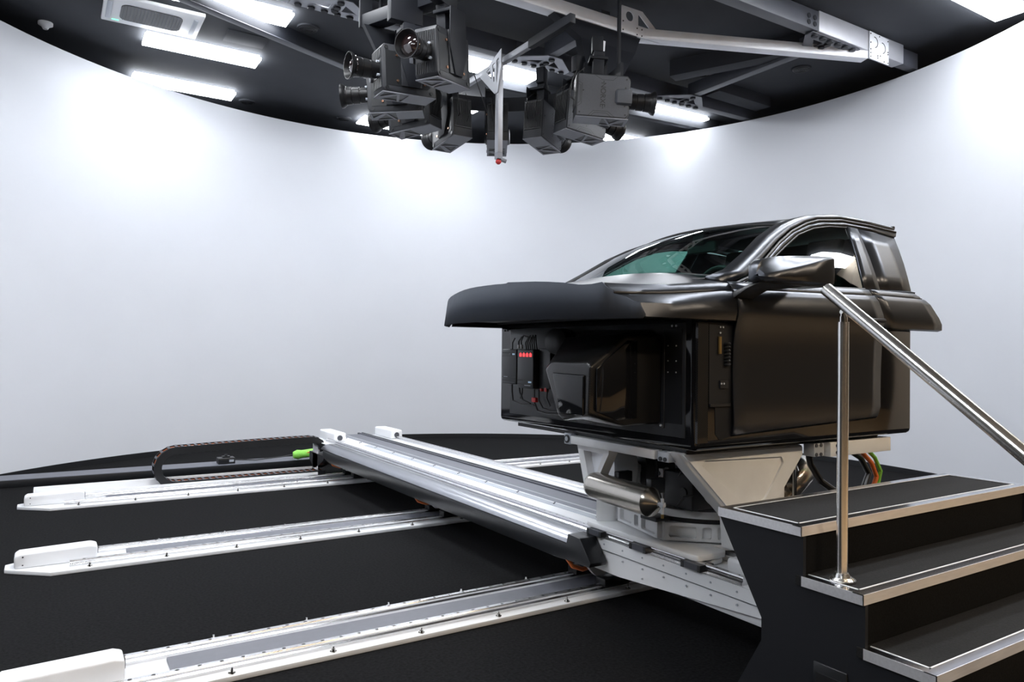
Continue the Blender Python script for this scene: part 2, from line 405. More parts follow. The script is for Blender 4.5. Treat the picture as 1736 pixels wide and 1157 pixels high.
def vent(x, y, r, label):
    t = thing('ceiling_vent', (x, y, CEIL), label, 'ceiling vent', 'round ceiling vents')
    b = MB(); b.cyl((x, y, CEIL), (x, y, CEIL-.02), r, r*.96, n=32); b.build('vent_body', 'ceiling', t)
    b = MB()
    for k in range(4):
        rr = r*(.85-.2*k); b.lathe((x, y, CEIL-.02), (x, y, CEIL-.035), [(0, rr), (1, rr-.02), (1, rr-.035), (0, rr-.05)], 32, False)
    b.build('vent_ring', 'proj_dk', t)
vent(2.91, 9.92, .15, 'round ringed ceiling vent at the end of the upper left lamp')
vent(8.58, 8.07, .16, 'round dark ceiling vent left of the long grey tie')
vent(9.66, 7.13, .15, 'round dark ceiling vent right of the long grey tie')
vent(2.89, 13.5, .14, 'round dim vent past the end of the farthest left lamp')
vent(4.65, 13.45, .14, 'round dim vent under the lowest left projector')
# air conditioning cassette
t = thing('air_conditioner', (1.05, 10.6, CEIL), 'white ceiling air conditioner cassette with a dark slatted grille', 'air conditioner')
b = MB(); b.box(.50, 1.66, 10.25, 11.08, CEIL-.05, CEIL); b.build('cassette_body', 'white', t, bevel=.012)
b = MB(); b.prism(rrect(.70, 1.42, 10.42, 10.92, .10), lambda u, v, q: (u, v, q), CEIL-.052, CEIL-.06); b.build('intake_panel', 'proj_dk', t)
b = MB()
for k in range(18):
    x = .735+k*.0385; b.box(x, x+.005, 10.44, 10.90, CEIL-.068, CEIL-.060)
b.build('intake_grille', 'belt', t)
b = MB(); b.box(.54, .60, 10.40, 10.95, CEIL-.062, CEIL-.05); b.box(1.54, 1.60, 10.40, 10.95, CEIL-.062, CEIL-.05); b.build('air_flap', 'silver', t, bevel=.004, each=True)
b = MB(); b.box(.62, .70, 10.97, 10.99, CEIL-.055, CEIL-.05); b.build('status_light', 'gled', t)
b = MB(); b.lathe((-.12, 11.75, CEIL), (-.12, 11.75, CEIL-.09), [(0, .09), (.35, .09), (.6, .05), (1, .03)], 20)
tag(b.build('smoke_detector', 'white', smooth=True), 'small white smoke detector on the black ceiling at top left', 'smoke detector')
b = MB(); b.box(2.0, 2.55, 10.55, 10.98, CEIL-.015, CEIL)
tag(b.build('access_hatch', 'ceiling', bevel=.004), 'square dark access hatch in the ceiling right of the air conditioner', 'ceiling hatch')

# ================================================================== PROJECTOR RIG
t = thing('projector_ring', (CX, CY, 4.85), 'dark round carrier ring that the projectors hang from', 'mounting ring')
b = MB(); rg = []
for k in range(41):
    a = math.radians(-25+165*k/40); c, s_ = math.cos(a), math.sin(a)
    rg.append([(CX+r_*c, CY+r_*s_, z_) for r_, z_ in ((1.37, 4.78), (1.40, 4.78), (1.40, 4.96), (1.37, 4.96))])
b.loft(rg); b.build('ring_band', 'frame_dk', t, smooth=True)
for a in (-20, 137):
    mt = Matrix.Translation((CX, CY, 0)) @ Matrix.Rotation(math.radians(a), 4, 'Z')
    b = MB(); b.box(1.372, 1.398, -.03, .03, 4.961, ZB+.2, mt); b.build('hanger_post', 'frame_dk', t)
# dark polygon members that carry the ring on the left
tE = thing('frame_beam', (2.8, 7.6, 5.2), 'near black beam rising to the right above the top projector', 'beam', 'overhead frame beams')
d = (math.cos(math.radians(-67.5)), math.sin(math.radians(-67.5)))
beam('beam_tube', (2.80, 7.62), (2.80+2.2*d[0], 7.62+2.2*d[1]), .16, 5.2, 5.34, 'frame_dk', None, parent=tE)
beam('beam_tube', (2.80, 7.62), (2.80+2.2*d[0], 7.62+2.2*d[1]), .16, 5.62, 5.74, 'frame_dk', None, parent=tE)
b = MB(); b.box(2.79, 2.93, 7.60, 7.64, 5.2, CEIL); b.build('corner_post', 'frame_dk', tE, bevel=.004)
b = MB(); b.prism([(2.80, 5.2), (3.5, 5.2), (3.25, 4.85), (3.0, 4.85)], lambda u, v, q: (u, q, v), 7.5, 7.56); b.build('hanger_plate', 'frame_dk', tE)
# right trunk
tG = thing('hanger_trunk', (5.2, 6.4, 5.0), 'wide dark tapered trunk hanging from the thick beam over the right projector', 'hanger')
b = MB()
def q4(cx, cy, z, hx, hy): return [(cx-hx, cy-hy, z), (cx+hx, cy-hy, z), (cx+hx, cy+hy, z), (cx-hx, cy+hy, z)]
b.loft([[(4.95, 7.02, ZA-.004), (6.30, 7.02, ZA-.004), (6.30, 7.15, ZA-.004), (4.95, 7.15, ZA-.004)], [(5.30, 6.95, 5.45), (6.15, 6.95, 5.45), (6.15, 7.06, 5.45), (5.30, 7.06, 5.45)], [(5.22, 6.72, 4.97), (5.74, 6.72, 4.97), (5.74, 6.84, 4.97), (5.22, 6.84, 4.97)]]); b.build('trunk_body', 'frame_dk', tG)
b = MB(); b.box(-.030, .030, -.01, .01, 0, .52, basis((5.36, 6.66, 4.95), (1, 0, 0), (0, .98, .2), Vector((.17, .16, .47)).normalized())); b.build('side_brace', 'frame_pale_lit', tG)

def projector():
    """local frame: +x looks out along the lens, z up, origin at the body centre"""
    t = thing('projector', (0, 0, 0), 'x', 'projector', local=True)
    L, T, H = .29, .125, .235
    b = MB(); b.prism([(-L, -H), (L-.03, -H), (L, -H+.04), (L, H-.04), (L-.03, H), (-L, H)], lambda u, v, q: (u, q, v), -T, T)
    body = b.build('body', 'proj', t, bevel=.006)
    y = -(T+.001)        # plain side with engraved lines and the maker's name
    mt = basis((0, y, 0), (1, 0, 0), (0, 0, 1), (0, -1, 0))
    plate('side_panel', [[(-.275, -.222), (.25, -.222), (.28, -.19), (.28, .19), (.25, .222), (-.275, .222)]], .003, mt, 'proj_side_lit', t)
    segs = [[(-.10, .222), (-.02, .175), (.10, .175), (.15, .222)], [(-.15, -.222), (-.10, -.168), (.06, -.168), (.13, -.222)], [(-.12, -.222), (-.085, -.188), (.045, -.188), (.09, -.222)],
            [(-.275, .14), (-.235, .12), (-.235, -.10), (-.275, -.13)], [(-.275, .11), (-.25, .10), (-.25, -.08), (-.275, -.10)]]
    for sg in segs:
        g = MB(); pts = [Vector(p) for p in sg]; L_, R2_ = [], []
        for i, p in enumerate(pts):
            dd = (pts[min(i+1, 3)]-pts[max(i-1, 0)]).normalized(); n_ = Vector((-dd.y, dd.x))*.0022
            L_.append(mt @ Vector((*(p+n_), .0022))); R2_.append(mt @ Vector((*(p-n_), .0022)))
        for i in range(3): g.face([L_[i], L_[i+1], R2_[i+1], R2_[i]])
        bmesh.ops.remove_doubles(g.bm, verts=g.bm.verts, dist=1e-5)
        g.build('panel_groove', 'proj_dk', t)
    s2 = MB()
    for u, v in ((-.25, -.195), (.25, .195), (.25, -.195), (-.22, .045), (.24, .10), (.24, -.10), (.0, .155), (.0, -.135)):
        p = mt @ Vector((u, v, .001)); s2.cyl(p, p+Vector((0, -.004, 0)), .009 if abs(u) > .1 else .006, n=10)
    s2.build('panel_screw', 'proj_dk', t, each=True)
    text('maker_name', 'NORXE', .080, mt @ Matrix.Translation((-.005, .01, .002)) @ Matrix.Rotation(-PI/2, 4, 'Z'), 'proj_dk', t)
    b = MB()
    b.loft([[(.13, y, -.06), (.13, y, .06), (.13, y-.004, .055), (.13, y-.004, -.055)], [(.155, y, -.088), (.155, y, .088), (.155, y-.030, .070), (.155, y-.030, -.070)], [(.31, y, -.092), (.31, y, .092), (.31, y-.044, .076), (.31, y-.044, -.076)]])
    b.build('lens_cowl', 'proj_side_lit', t, bevel=.010, seg=3)
    y = T+.001           # other side: recessed plate, copper screws and round boss
    mt = basis((0, y, 0), (-1, 0, 0), (0, 0, 1), (0, 1, 0))
    plate('recess_panel', [[(-.25, -.17), (.20, -.17), (.23, -.14), (.23, .14), (.20, .17), (-.25, .17)]], .003, mt, 'proj_dk', t)
    b = MB(); b.box(-.13, .09, y, y+.016, -.165, .235); b.build('side_bracket', 'proj', t, bevel=.003)
    b = MB(); b.lathe((-.02, y+.016, -.01), (-.02, y+.019, -.01), [(0, .062), (1, .062), (1, .056), (0, .056)], 28, False); b.build('round_boss', 'proj_dk', t)
    b = MB()
    for u, v in ((.13, .13), (.13, -.12), (-.165, -.12), (-.165, .13)): b.cyl((u, y, v), (u, y+.012, v), .013, n=12)
    b.build('copper_screw', 'copper', t, each=True)
    b = MB()
    for u, v in ((.24, .20), (.24, -.195), (-.24, -.20), (-.24, .2)): b.cyl((u, y, v), (u, y+.006, v), .019, n=14)
    b.build('rubber_foot', 'proj_dk', t, each=True)
    # front face: dark bay, two grilles, lens
    b = MB(); b.box(L-.002, L+.004, -.105, .105, -.085, .085); b.build('lens_bay', 'proj_dk', t)
    b = MB(); b.cyl((L+.004, .06, .065), (L+.03, .06, .065), .014, n=10); b.cyl((L+.004, .06, -.065), (L+.03, .06, -.065), .014, n=10); b.build('lens_clamp', 'silver', t, each=True)
    for s_ in (-1, 1):
        b = MB()
        for k in range(11):
            y = -.10+k*.02; b.box(L-.001, L+.007, y-.004, y+.004, *( (.095, .19) if s_ > 0 else (-.19, -.095)))
        b.build('front_grille', 'proj_dk', t)
    b = MB(); b.lathe((L, 0, 0), (L+.30, 0, 0), [(0, .078), (.05, .082), (.28, .086), (.29, .080), (.32, .080), (.33, .090), (.56, .093), (.57, .086), (.60, .086), (.61, .096), (.80, .100), (.86, .112), (.93, .128), (1.0, .131), (1.0, .124), (.93, .118), (.82, .104)], 36, False)
    lb = b.build('lens_barrel', 'barrel', t, smooth=True)
    b = MB(); b.lathe((L+.235, 0, 0), (L+.285, 0, 0), [(0, .104), (.2, .098), (.5, .080), (.85, .045), (1, .0)], 32, False); g = b.build('lens_glass', 'lens', lb, smooth=True)
    # underside frame with its diagonal cut-outs
    mtb = basis((0, 0, -H-.004), (1, 0, 0), (0, -1, 0), (0, 0, -1))
    plate('bottom_plate', [[(-L, -T), (L, -T), (L, T), (-L, T)], [(-.0, -.10), (.10, -.10), (.02, .10), (-.0, .10)], [(.13, -.10), (.26, -.10), (.26, .04)], [(.05, .10), (.11, -.06), (.22, .10)], ], .008, mtb, 'proj_lt', t)
    b = MB(); b.box(-L+.004, L-.004, -T+.004, T-.004, -H-.0008, -H+.002); b.build('bottom_shade', 'proj_dk', t)  # dark sheet stands for the shade inside the cut-outs
    # rear louvres and cables
    b = MB()
    for k in range(15):
        y = -.105+k*.015; b.box(-L-.010, -L, y-.003, y+.003, -.12, .20)
    b.box(-L-.012, -L, -.112, .112, .20, .21); b.box(-L-.012, -L, -.112, .112, -.13, -.12)
    b.build('rear_grille', 'proj_dk', t)
    b = MB(); b.tube([(-L-.01, .06, .0), (-L-.05, .06, .02), (-L-.06, .07, .12), (-L-.03, .07, .25), (-.2, .05, .36)], .006, 6)
    b.tube([(-L-.01, -.05, -.05), (-L-.06, -.05, 0), (-L-.05, -.06, .15), (-L-.0, -.05, .30)], .005, 6); b.build('power_cable', 'rubber', t)
    # yoke holding the body from above
    b = MB(); b.prism([(-.20, .05), (-.10, -.17), (.02, -.17), (.10, .10), (.06, .46), (-.20, .46)], lambda u, v, q: (u, q, v), T+.020, T+.032); b.box(-.16, .04, -.06, T+.0199, .43, .46)
    b.box(-.12, .0, -.05, .05, .23, .4299); b.box(-.12, .0, -.05, .05, .4601, .52)
    b.build('mounting_yoke', 'frame_dk', t, bevel=.003)
    return t
P0 = projector()
plist = [(210, -6, 4.50, 'projector facing the viewer at the top left, its big lens seen nearly head on'),
         (180, -3, 4.50, 'projector pointing left with a wide flared lens, below the head-on one'),
         (150, -4, 4.50, 'lower left projector whose dark lens points left under the flared one'),
         (120, -4, 4.49, 'projector seen from behind, lowest of the left cluster'),
         (90, -5, 4.47, 'projector with a pale edged side panel, turned away just left of the mast'),
         (60, -4, 4.47, 'projector seen from its louvred back directly behind the hanging mast'),
         (30, -5, 4.47, 'projector turned away to the right of the mast, its round lens rim peeping out'),
         (0, -5, 4.47, 'projector half hidden behind the large right one, pointing down to the right'),
         (-30, -3, 4.49, 'large right projector with plain grey side and ribbed lens pointing right')]
for i, (ang, pit, z, lab) in enumerate(plist):
    o = P0 if i == 0 else copy_thing(P0)
    a = math.radians(ang); r = 1.13
    o.matrix_world = Matrix.Translation((CX+r*math.cos(a), CY+r*math.sin(a), z)) @ Matrix.Rotation(a, 4, 'Z') @ Matrix.Rotation(math.radians(-pit), 4, 'Y')
    tag(o, lab, 'projector', 'projectors on the ring')
hlab = ['dark upright hanger above the head-on top left projector', 'dark upright hanger above the flared left pointing projector', 'dark upright hanger over the lower left projector with the dark lens',
        'dark upright hanger over the lowest projector of the left cluster', 'dark upright hanger over the pale edged projector left of the mast', 'dark upright hanger over the louvred projector behind the mast',
        'dark upright hanger over the projector just right of the mast', 'dark upright hanger over the half hidden right projector', 'dark upright hanger over the large right projector']
for i, (ang, pit, z, lab) in enumerate(plist):
    a = math.radians(ang)
    mt = Matrix.Translation((CX, CY, 0)) @ Matrix.Rotation(a, 4, 'Z')
    where = lab.split(',')[0]
    b = MB(); b.box(.95 if i < 2 else 1.02, 1.30 if i < 2 else 1.14, -.05, .05, z+.522, ZB+.1 if i < 2 else 5.18, mt)
    tag(b.build('projector_hanger', 'frame_dk', bevel=.004), hlab[i], 'hanger', 'projector hangers')

# central mast with tracking head, and the arm it hangs from
t = thing('sensor_mast', (CX-.01, CY-.03, 4.3), 'thin grey mast hanging in the centre with a small red tipped sensor', 'mast')
mx_, my_ = CX-.01, CY-.02
b = MB(); b.box(mx_-.03, mx_+.03, my_-.035, my_+.035, 3.87, 4.86); b.build('mast_tube', 'frame_lt', t, bevel=.004)
gm = basis((mx_-.036, my_, 0), (0, -1, 0), (0, 0, 1), (-1, 0, 0))
plate('triangle_bracket', [[(-.36, 4.80), (.10, 4.98), (.10, 4.80), (.035, 4.52), (-.035, 4.52)], [(-.22, 4.82), (-.15, 4.84), (-.10, 4.70)], [(-.09, 4.855), (-.04, 4.87), (-.04, 4.66), (-.06, 4.66)], [(.0, 4.88), (.05, 4.90), (.05, 4.80), (.0, 4.62)]], .010, gm, 'frame_lt', t)
b = MB(); b.box(mx_-.03, mx_+.03, my_-.035, my_+.035, 3.80, 3.87); b.cyl((mx_+.02, my_-.01, 3.80), (mx_+.08, my_-.03, 3.78), .022, n=12); b.build('sensor_head', 'proj_lt', t)
b = MB(); b.lathe((mx_, my_, 3.805), (mx_, my_, 3.745), [(0, .015), (.4, .032), (.7, .032), (1, .015)], 16); b.build('sensor_dome', 'redpart', t, smooth=True)
t = thing('mast_arm', (CX, 7, 4.9), 'pale square arm rising to the right that carries the central mast', 'arm')
b = MB(); b.box(mx_+.032, mx_+.085, 6.2, 8.28, 4.86, 4.93); b.build('arm_tube', 'frame_lt', t, bevel=.003)
b = MB(); b.box(mx_+.028, mx_+.092, 5.62, 6.35, 4.85, 4.94); b.build('arm_sleeve', 'frame_dk', t, bevel=.003)
b = MB(); b.tube([(mx_-.1, my_+.4, 4.85), (mx_-.05, my_+.2, 4.4), (mx_-.03, my_+.04, 4.1), (mx_, my_+.03, 3.9)], .006, 6)
tag(b.build('sensor_cable', 'rubber'), 'thin black cable drooping beside the central mast', 'cable')

# ================================================================== FLOOR RAILS
def floor_rail(Y, x1, label, ends=True):
    t = thing('floor_rail', (0, Y, 0), label, 'rail track', 'floor rail tracks')
    b = MB(); b.prism([(.03, 0), (x1, 0), (x1, .555), (.03, .555), (-.26, .38), (-.26, .24)], lambda u, v, q: (u, Y+v, q), 0, .03); b.build('base_plate', 'white', t, bevel=.004)
    for oy, nm in ((.085, 'f'), (.415, 'r')):
        b = MB(); b.prism([(-.004, .03), (.048, .03), (.048, .046), (.038, .055), (.042, .068), (.038, .075), (.006, .075), (.002, .068), (.006, .055), (-.004, .046)], lambda u, v, q: (q, Y+oy+u, v), .155, x1-.1)
        lr = b.build('linear_rail', 'steel', t)
        b = MB(); k = .25
        while k < x1-.15:
            b.cyl((k, Y+oy+.022, .0748), (k, Y+oy+.022, .0758), .010, n=8); k += .10667
        inlay(lr, b, 'proj_dk')
    b = MB(); b.box(.555, x1-.3, Y+.185, Y+.365, .03, .05); b.build('magnet_strip', 'belt', t)
    b = MB(); b.prism([(-.20, .03), (-.20, .12), (-.17, .138), (.30, .150), (.345, .135), (.345, .03)], lambda u, v, q: (u, Y+q, v), .205, .375); b.build('end_cover', 'white', t, bevel=.014, seg=3)
    b = MB(); b.cyl((.345, Y+.30, .09), (.352, Y+.30, .09), .03, n=16); b.build('cover_port', 'proj_dk', t)
    b = MB(); b.cyl((-.145, Y+.2045, .115), (-.145, Y+.2, .115), .006, n=8); b.cyl((-.145, Y+.2045, .055), (-.145, Y+.2, .055), .005, n=8); b.build('cover_screw', 'frame_dk', t, each=True)
    k = .285
    while k < x1-.1:
        for oy in (.03, .53):
            b = MB(); b.cyl((k, Y+oy, .03), (k, Y+oy, .036), .019, n=12); b.cyl((k, Y+oy, .036), (k, Y+oy, .046), .012, n=6); b.cyl((k, Y+oy, .046), (k, Y+oy, .062), .006, n=8)
            b.build('anchor_bolt', 'chrome', t)
        k += .5335
    return t
floor_rail(3.935, 7.4, 'nearest white floor rail track running under the beam at the bottom')
floor_rail(6.41, 7.6, 'middle white floor rail track between the nearest and the one with the cable chain')
floor_rail(8.93, 8.0, 'farthest white floor rail track, beside the cable chain tray')

# cable chain tray and chain
t = thing('chain_tray', (-.125, 9.6, 0), 'long low white tray behind the farthest rail that the cable chain lies in', 'cable tray')
b = MB(); b.box(-.125, 3.0, 9.50, 9.515, 0, .085); b.box(-.125, 3.0, 9.755, 9.77, 0, .125); b.box(-.125, 3.0, 9.515, 9.755, 0, .02); b.box(-.125, -.11, 9.5, 9.77, 0, .125)
b.build('tray_body', 'white', t, bevel=.003)
tch = thing('cable_chain', (1.1, 9.65, .02), 'black cable chain looping back over itself with orange cables inside', 'cable chain')
path = []
zl, zu = .055, .47; xr = 3.1; xb = 1.34; R_ = (zu-zl)/2; zc = (zl+zu)/2
x = xr
while x > xb: path.append((x, zl)); x -= .078
n = 9
for k in range(n+1):
    a = PI*k/n; path.append((xb-.03-R_*1.02*math.sin(a), zc-R_*math.cos(a)))
x = xb+.03
while x < 2.95: path.append((x, zu+.035*math.sin((x-xb)/(3.1-xb)*PI*.5))); x += .078
for x, z in ((2.99, .495), (3.04, .46), (3.065, .41), (3.075, .35)): path.append((x, z))
Y0, Y1 = 9.535, 9.735
for side in (Y0, Y1):
    b = MB(); rings = []
    for i, (x, z) in enumerate(path):
        p = Vector(path[max(i-1, 0)]); q = Vector(path[min(i+1, len(path)-1)]); dd = (q-p).normalized(); n_ = Vector((-dd.y, dd.x))*.042
        rings.append([(x+n_.x, side-.006, z+n_.y), (x-n_.x, side-.006, z-n_.y), (x-n_.x, side+.006, z-n_.y), (x+n_.x, side+.006, z+n_.y)])
    b.loft(rings); b.build('chain_side', 'black', tch)
for i, (x, z) in enumerate(path[1:-1]):
    p = Vector(path[i]); q = Vector(path[i+2]); dd = (q-p).normalized(); n_ = Vector((dd.y, -dd.x))
    c = Vector((x, z)); b = MB()
    for sgn in (1, -1):
        o_ = c + n_*.042*sgn
        mt = basis((o_.x, 0, o_.y), (dd.x, 0, dd.y), (0, 1, 0), (n_.x, 0, n_.y))
        b.box(-.014, .014, Y0+.006, Y1-.006, -.003, .003, mt)
    b.build('chain_link', 'steelgrey', tch)
for j, (yy, off, mat) in enumerate(((9.57, .008, 'orange'), (9.612, .006, 'orange'), (9.658, .01, 'black'), (9.70, .008, 'orange'))):
    b = MB(); b.tube([(x, yy, z+off) for x, z in path], .024, 8); b.build('inner_cable', mat, tch, smooth=True)
# floor cable duct behind
t = thing('floor_duct', (1, 10.75, 0), 'long low black floor duct with a grey top running towards the left wall', 'floor duct')
b = MB(); b.box(-1.5, 4.2, 10.62, 11.02, 0, .085); b.build('duct_body', 'trim', t, bevel=.003)
b = MB(); b.box(-1.5, 4.2, 10.62, 11.02, .0851, .092); b.build('duct_lid', 'belt', t)
t = thing('control_box', (2.1, 10.8, .092), 'small black device standing on the grey floor duct inside the chain loop', 'device')
b = MB(); b.box(1.99, 2.21, 10.70, 10.86, .092, .175); b.build('housing', 'black', t, bevel=.006)
b = MB(); b.box(2.05, 2.15, 10.74, 10.82, .175, .195); b.cyl((2.10, 10.78, .195), (2.10, 10.78, .215), .02, n=12); b.build('top_knob', 'black', t)
b = MB(); b.box(2.13, 2.19, 10.695, 10.70, .12, .15); b.build('front_label', 'silver', t)
b = MB(); b.tube([(2.21, 10.80, .13), (2.5, 10.78, .11), (2.9, 10.8, .13), (3.15, 10.75, .17)], .008, 6)
tag(b.build('device_cable', 'rubber'), 'thin black cable from the small device to the lime sleeve', 'cable')
t = thing('cable_sleeve', (3.5, 10.6, .15), 'bright lime green cloth sleeve wrapped round orange cables by the beam end', 'cable sleeve')
b = MB(); b.lathe((2.98, 10.6, .17), (4.0, 10.45, .25), [(0, .045), (.06, .07), (.12, .058), (.5, .068), (1, .06)], 14); b.build('sleeve_cloth', 'limesleeve', t, smooth=True)
b = MB(); b.tube([(3.05, 10.56, .18), (3.35, 10.47, .235), (3.7, 10.40, .275), (4.0, 10.3, .29)], .012, 6); b.build('orange_cable', 'orange', t)

# ================================================================== GANTRY BEAM
ZT = .465
t = thing('gantry_beam', (3.7, 6.2, .3), 'long white gantry beam lying across the three floor rails towards the back', 'gantry beam')
b = MB(); b.box(3.15, 4.165, 2.42, 10.08, .28, ZT); b.build('girder', 'white', t, bevel=.004)
b = MB(); b.prism([(2.42, .345), (2.55, .33), (3.65, .25), (9.4, .25), (9.9, .30), (9.9, .39), (2.42, .39)], lambda u, v, q: (q, u, v), 3.135, 3.1495); b.build('side_plate', 'white', t)
b = MB(); b.box(3.128, 3.1345, 2.42, 9.9, .392, ZT-.003); b.build('upper_side_plate', 'white', t)
b = MB(); b.box(3.1265, 3.128, 2.42, 9.9, .3895, .3925); b.build('panel_seam', 'steelgrey', t)
b = MB()
for k in range(40):
    y = 2.5+k*.185
    for z in (.43, .36) + ((.30,) if y > 3.1 and k % 2 else ()):
        b.cyl((3.13 if z < .39 else 3.126, y, z), (3.122, y, z), .006, n=6)
b.build('side_screw', 'silver', t, each=True)
b = MB(); b.box(4.166, 4.265, 2.42, 10.0, .30, ZT-.02); b.build('far_side_rail', 'frame_lt', t, bevel=.004)
for xx in (3.14, 4.07):
    b = MB(); b.prism([(-.004, 0), (.048, 0), (.048, .016), (.038, .025), (.042, .038), (.038, .045), (.006, .045), (.002, .038), (.006, .025), (-.004, .016)], lambda u, v, q: (xx+u, q, ZT+v), 2.66, 9.62)
    lr = b.build('linear_rail', 'steel', t)
    b = MB(); k = 2.7
    while k < 9.6: b.cyl((xx+.022, k, ZT+.0448), (xx+.022, k, ZT+.0456), .006, n=6); k += .08
    inlay(lr, b, 'proj_dk')
b = MB(); b.box(3.565, 3.80, 2.9, 10.12, ZT, ZT+.014); b.build('magnet_strip', 'belt', t)
for x0, x1 in ((3.535, 3.563), (3.802, 3.83), (3.86, 3.885)):
    b = MB(); b.box(x0, x1, 2.9, 10.22, ZT, ZT+.026); b.build('strip_edge', 'frame_lt' if x0 < 3.8 else 'steelgrey', t)
b = MB(); b.box(3.43, 3.50, 2.9, 9.0, ZT, ZT+.005); b.build('cover_strip', 'silver', t)
b = MB(); k = 3.2
while k < 9.9:
    b.cyl((3.47, k, ZT), (3.47, k, ZT+.010), .008, n=8); b.cyl((3.50, k+.03, ZT), (3.50, k+.03, ZT+.010), .007, n=8); k += .55
b.build('top_bolt', 'steelgrey', t, each=True)
for x0, x1, y0, y1 in ((3.19, 3.36, 9.46, 10.06), (4.00, 4.17, 9.46, 10.06), (3.24, 3.42, 2.46, 2.86)):
    b = MB(); b.box(x0, x1, y0, y1, ZT, ZT+(.12 if y0 > 5 else .09)); ec = b.build('end_cover', 'white', t, bevel=.018, seg=3)
    if y0 > 5:
        b = MB(); b.cyl((x0+.085, y0+.001, ZT+.055), (x0+.085, y0-.006, ZT+.055), .036, n=20); b.build('cover_port', 'steelgrey', ec)
# guard along the left side
b = MB(); prof = [(3.126, .462), (3.08, .462), (3.045, .456), (3.015, .443), (2.995, .425), (2.984, .408), (3.02, .400), (3.126, .44)]
b.prism(prof, lambda u, v, q: (u, q, v), 4.02, 9.35); b.build('guard_lip', 'lipmetal', t, smooth=True)
b = MB(); b.prism([(4.02, .402), (9.25, .402), (9.25, .31), (9.0, .27), (4.12, .285), (3.98, .295), (3.77, .300), (3.755, .33), (3.87, .468), (4.00, .473)][::-1], lambda u, v, q: (q, u, v), 2.980, 3.12); b.build('guard_panel', 'black', t, bevel=.004)
b = MB(); b.box(2.983, 2.987, 3.93, 3.96, .34, .43); b.build('guard_vent', 'black', t)
for Yr in (3.935, 6.41, 8.93):
    # bearing blocks riding the floor rail, hook and orange cable
    for oy in (.085, .415):
        b = MB(); b.box(3.30, 3.44, Y_ := Yr+oy-.03, Y_+.105, .06, .115); b.box(3.44, 3.56, Y_+.005, Y_+.10, .062, .25); b.build('bearing_block', 'black', t, bevel=.004)
    b = MB(); b.prism([(3.14, .25), (3.32, .25), (3.32, .20), (3.29, .175), (3.25, .16), (3.20, .165), (3.17, .19), (3.14, .225)], lambda u, v, q: (u, Yr+q, v), .03, .06)
    b.build('hook_bracket', 'white', t)
    b = MB(); b.tube([(3.00, Yr+.10, .30), (3.04, Yr+.09, .24), (3.12, Yr+.08, .21), (3.22, Yr+.08, .22)], .016, 8); b.build('orange_cable', 'orange', t)
b = MB(); b.prism([(9.3, .31), (9.95, .31), (9.95, .20), (9.75, .10), (9.5, .18), (9.35, .26)], lambda u, v, q: (q, u, v), 3.02, 3.14); b.build('chain_bracket', 'black', t)
b = MB(); b.box(3.05, 3.4, 9.36, 9.75, .455, .463); b.box(3.02, 3.03, 9.6, 9.8, .1, .46); b.build('end_tab', 'white', t)

# ================================================================== MOTION BASE (turntable, tilting frame)
t = thing('motion_base', (3.72, 3.5, .5), 'white cast turntable and tilting frame that carries the cut-off car on the beam', 'motion platform')
mbx, mby = 3.72, 3.50; HR_ = .535
for y0 in (2.925, 3.37, 3.80):
    for xx in (3.11, 4.04):
        b = MB(); b.box(xx-.008, xx+.10, y0+.022, y0+.128, ZT+.008, .509); bb = b.build('bearing_block', 'steelgrey', t)
        b = MB(); b.box(xx-.010, xx+.10, y0, y0+.0218, ZT+.006, .509); b.box(xx-.010, xx+.10, y0+.1282, y0+.15, ZT+.006, .509); b.build('block_end_cap', 'black', bb, each=True)
b = MB(); b.prism([(3.135, 3.99), (3.135, 3.02), (3.15, 2.985), (3.19, 2.975), (3.36, 2.975), (3.39, 3.0), (3.39, 3.10), (3.55, 3.04), (3.90, 3.04), (4.05, 3.10), (4.05, 3.0), (4.08, 2.975), (4.27, 2.975), (4.31, 3.02), (4.31, 3.99)], lambda u, v, q: (u, v, q), .510, .545); b.build('lower_plate', 'cast', t, bevel=.006)
b = MB(); b.box(3.25, 3.36, 2.985, 3.02, .470, .515); b.build('plate_lug', 'cast', t, bevel=.02)
# octagonal ring with pockets
oct_ = [(mbx+HR_*math.cos(math.radians(17.7+60*k)), mby+HR_*math.sin(math.radians(17.7+60*k))) for k in range(6)]
b = MB(); b.prism(oct_, lambda u, v, q: (u, v, q), .545, .668); b.build('hexagon_base', 'cast', t, bevel=.008)
for k in range(6):
    p, q = Vector(oct_[k]), Vector(oct_[(k+1) % 6]); dd = (q-p).normalized(); nn = Vector((dd.y, -dd.x)); Ls = (q-p).length
    mt = basis((p.x, p.y, .552), (dd.x, dd.y, 0), (0, 0, 1), (nn.x, nn.y, 0))
    outer = [(.012, .006), (Ls-.012, .006), (Ls-.012, .114), (.012, .114)]
    hl = [rrect(.04, .20, .022, .095, .012)[::-1], rrect(.235, .29, .022, .095, .012)[::-1], rrect(.325, Ls-.04, .022, .095, .012)[::-1]]
    plate('pocket_rib', [outer]+hl, .036, mt @ Matrix.Translation((0, 0, .012)), 'cast', t)
b = MB(); b.prism([(3.36, 3.93), (3.25, 3.985), (3.18, 3.95), (3.29, 3.875)], lambda u, v, q: (u, v, q), .545, .700); b.build('corner_buttress', 'cast', t, bevel=.006)
b = MB(); b.cyl((mbx, mby, .668), (mbx, mby, .695), .50, n=48); b.build('slew_bearing', 'proj_dk', t)
b = MB(); b.cyl((mbx, mby, .695), (mbx, mby, .735), .50, .48, n=48); b.build('turntable_disc', 'cast', t, smooth=True)
b = MB(); b.box(3.12, 3.24, 3.30, 3.44, .675, .70); b.box(3.20, 3.30, 3.62, 3.74, .675, .70); b.build('slew_clamp', 'proj_dk', t, bevel=.003, each=True)
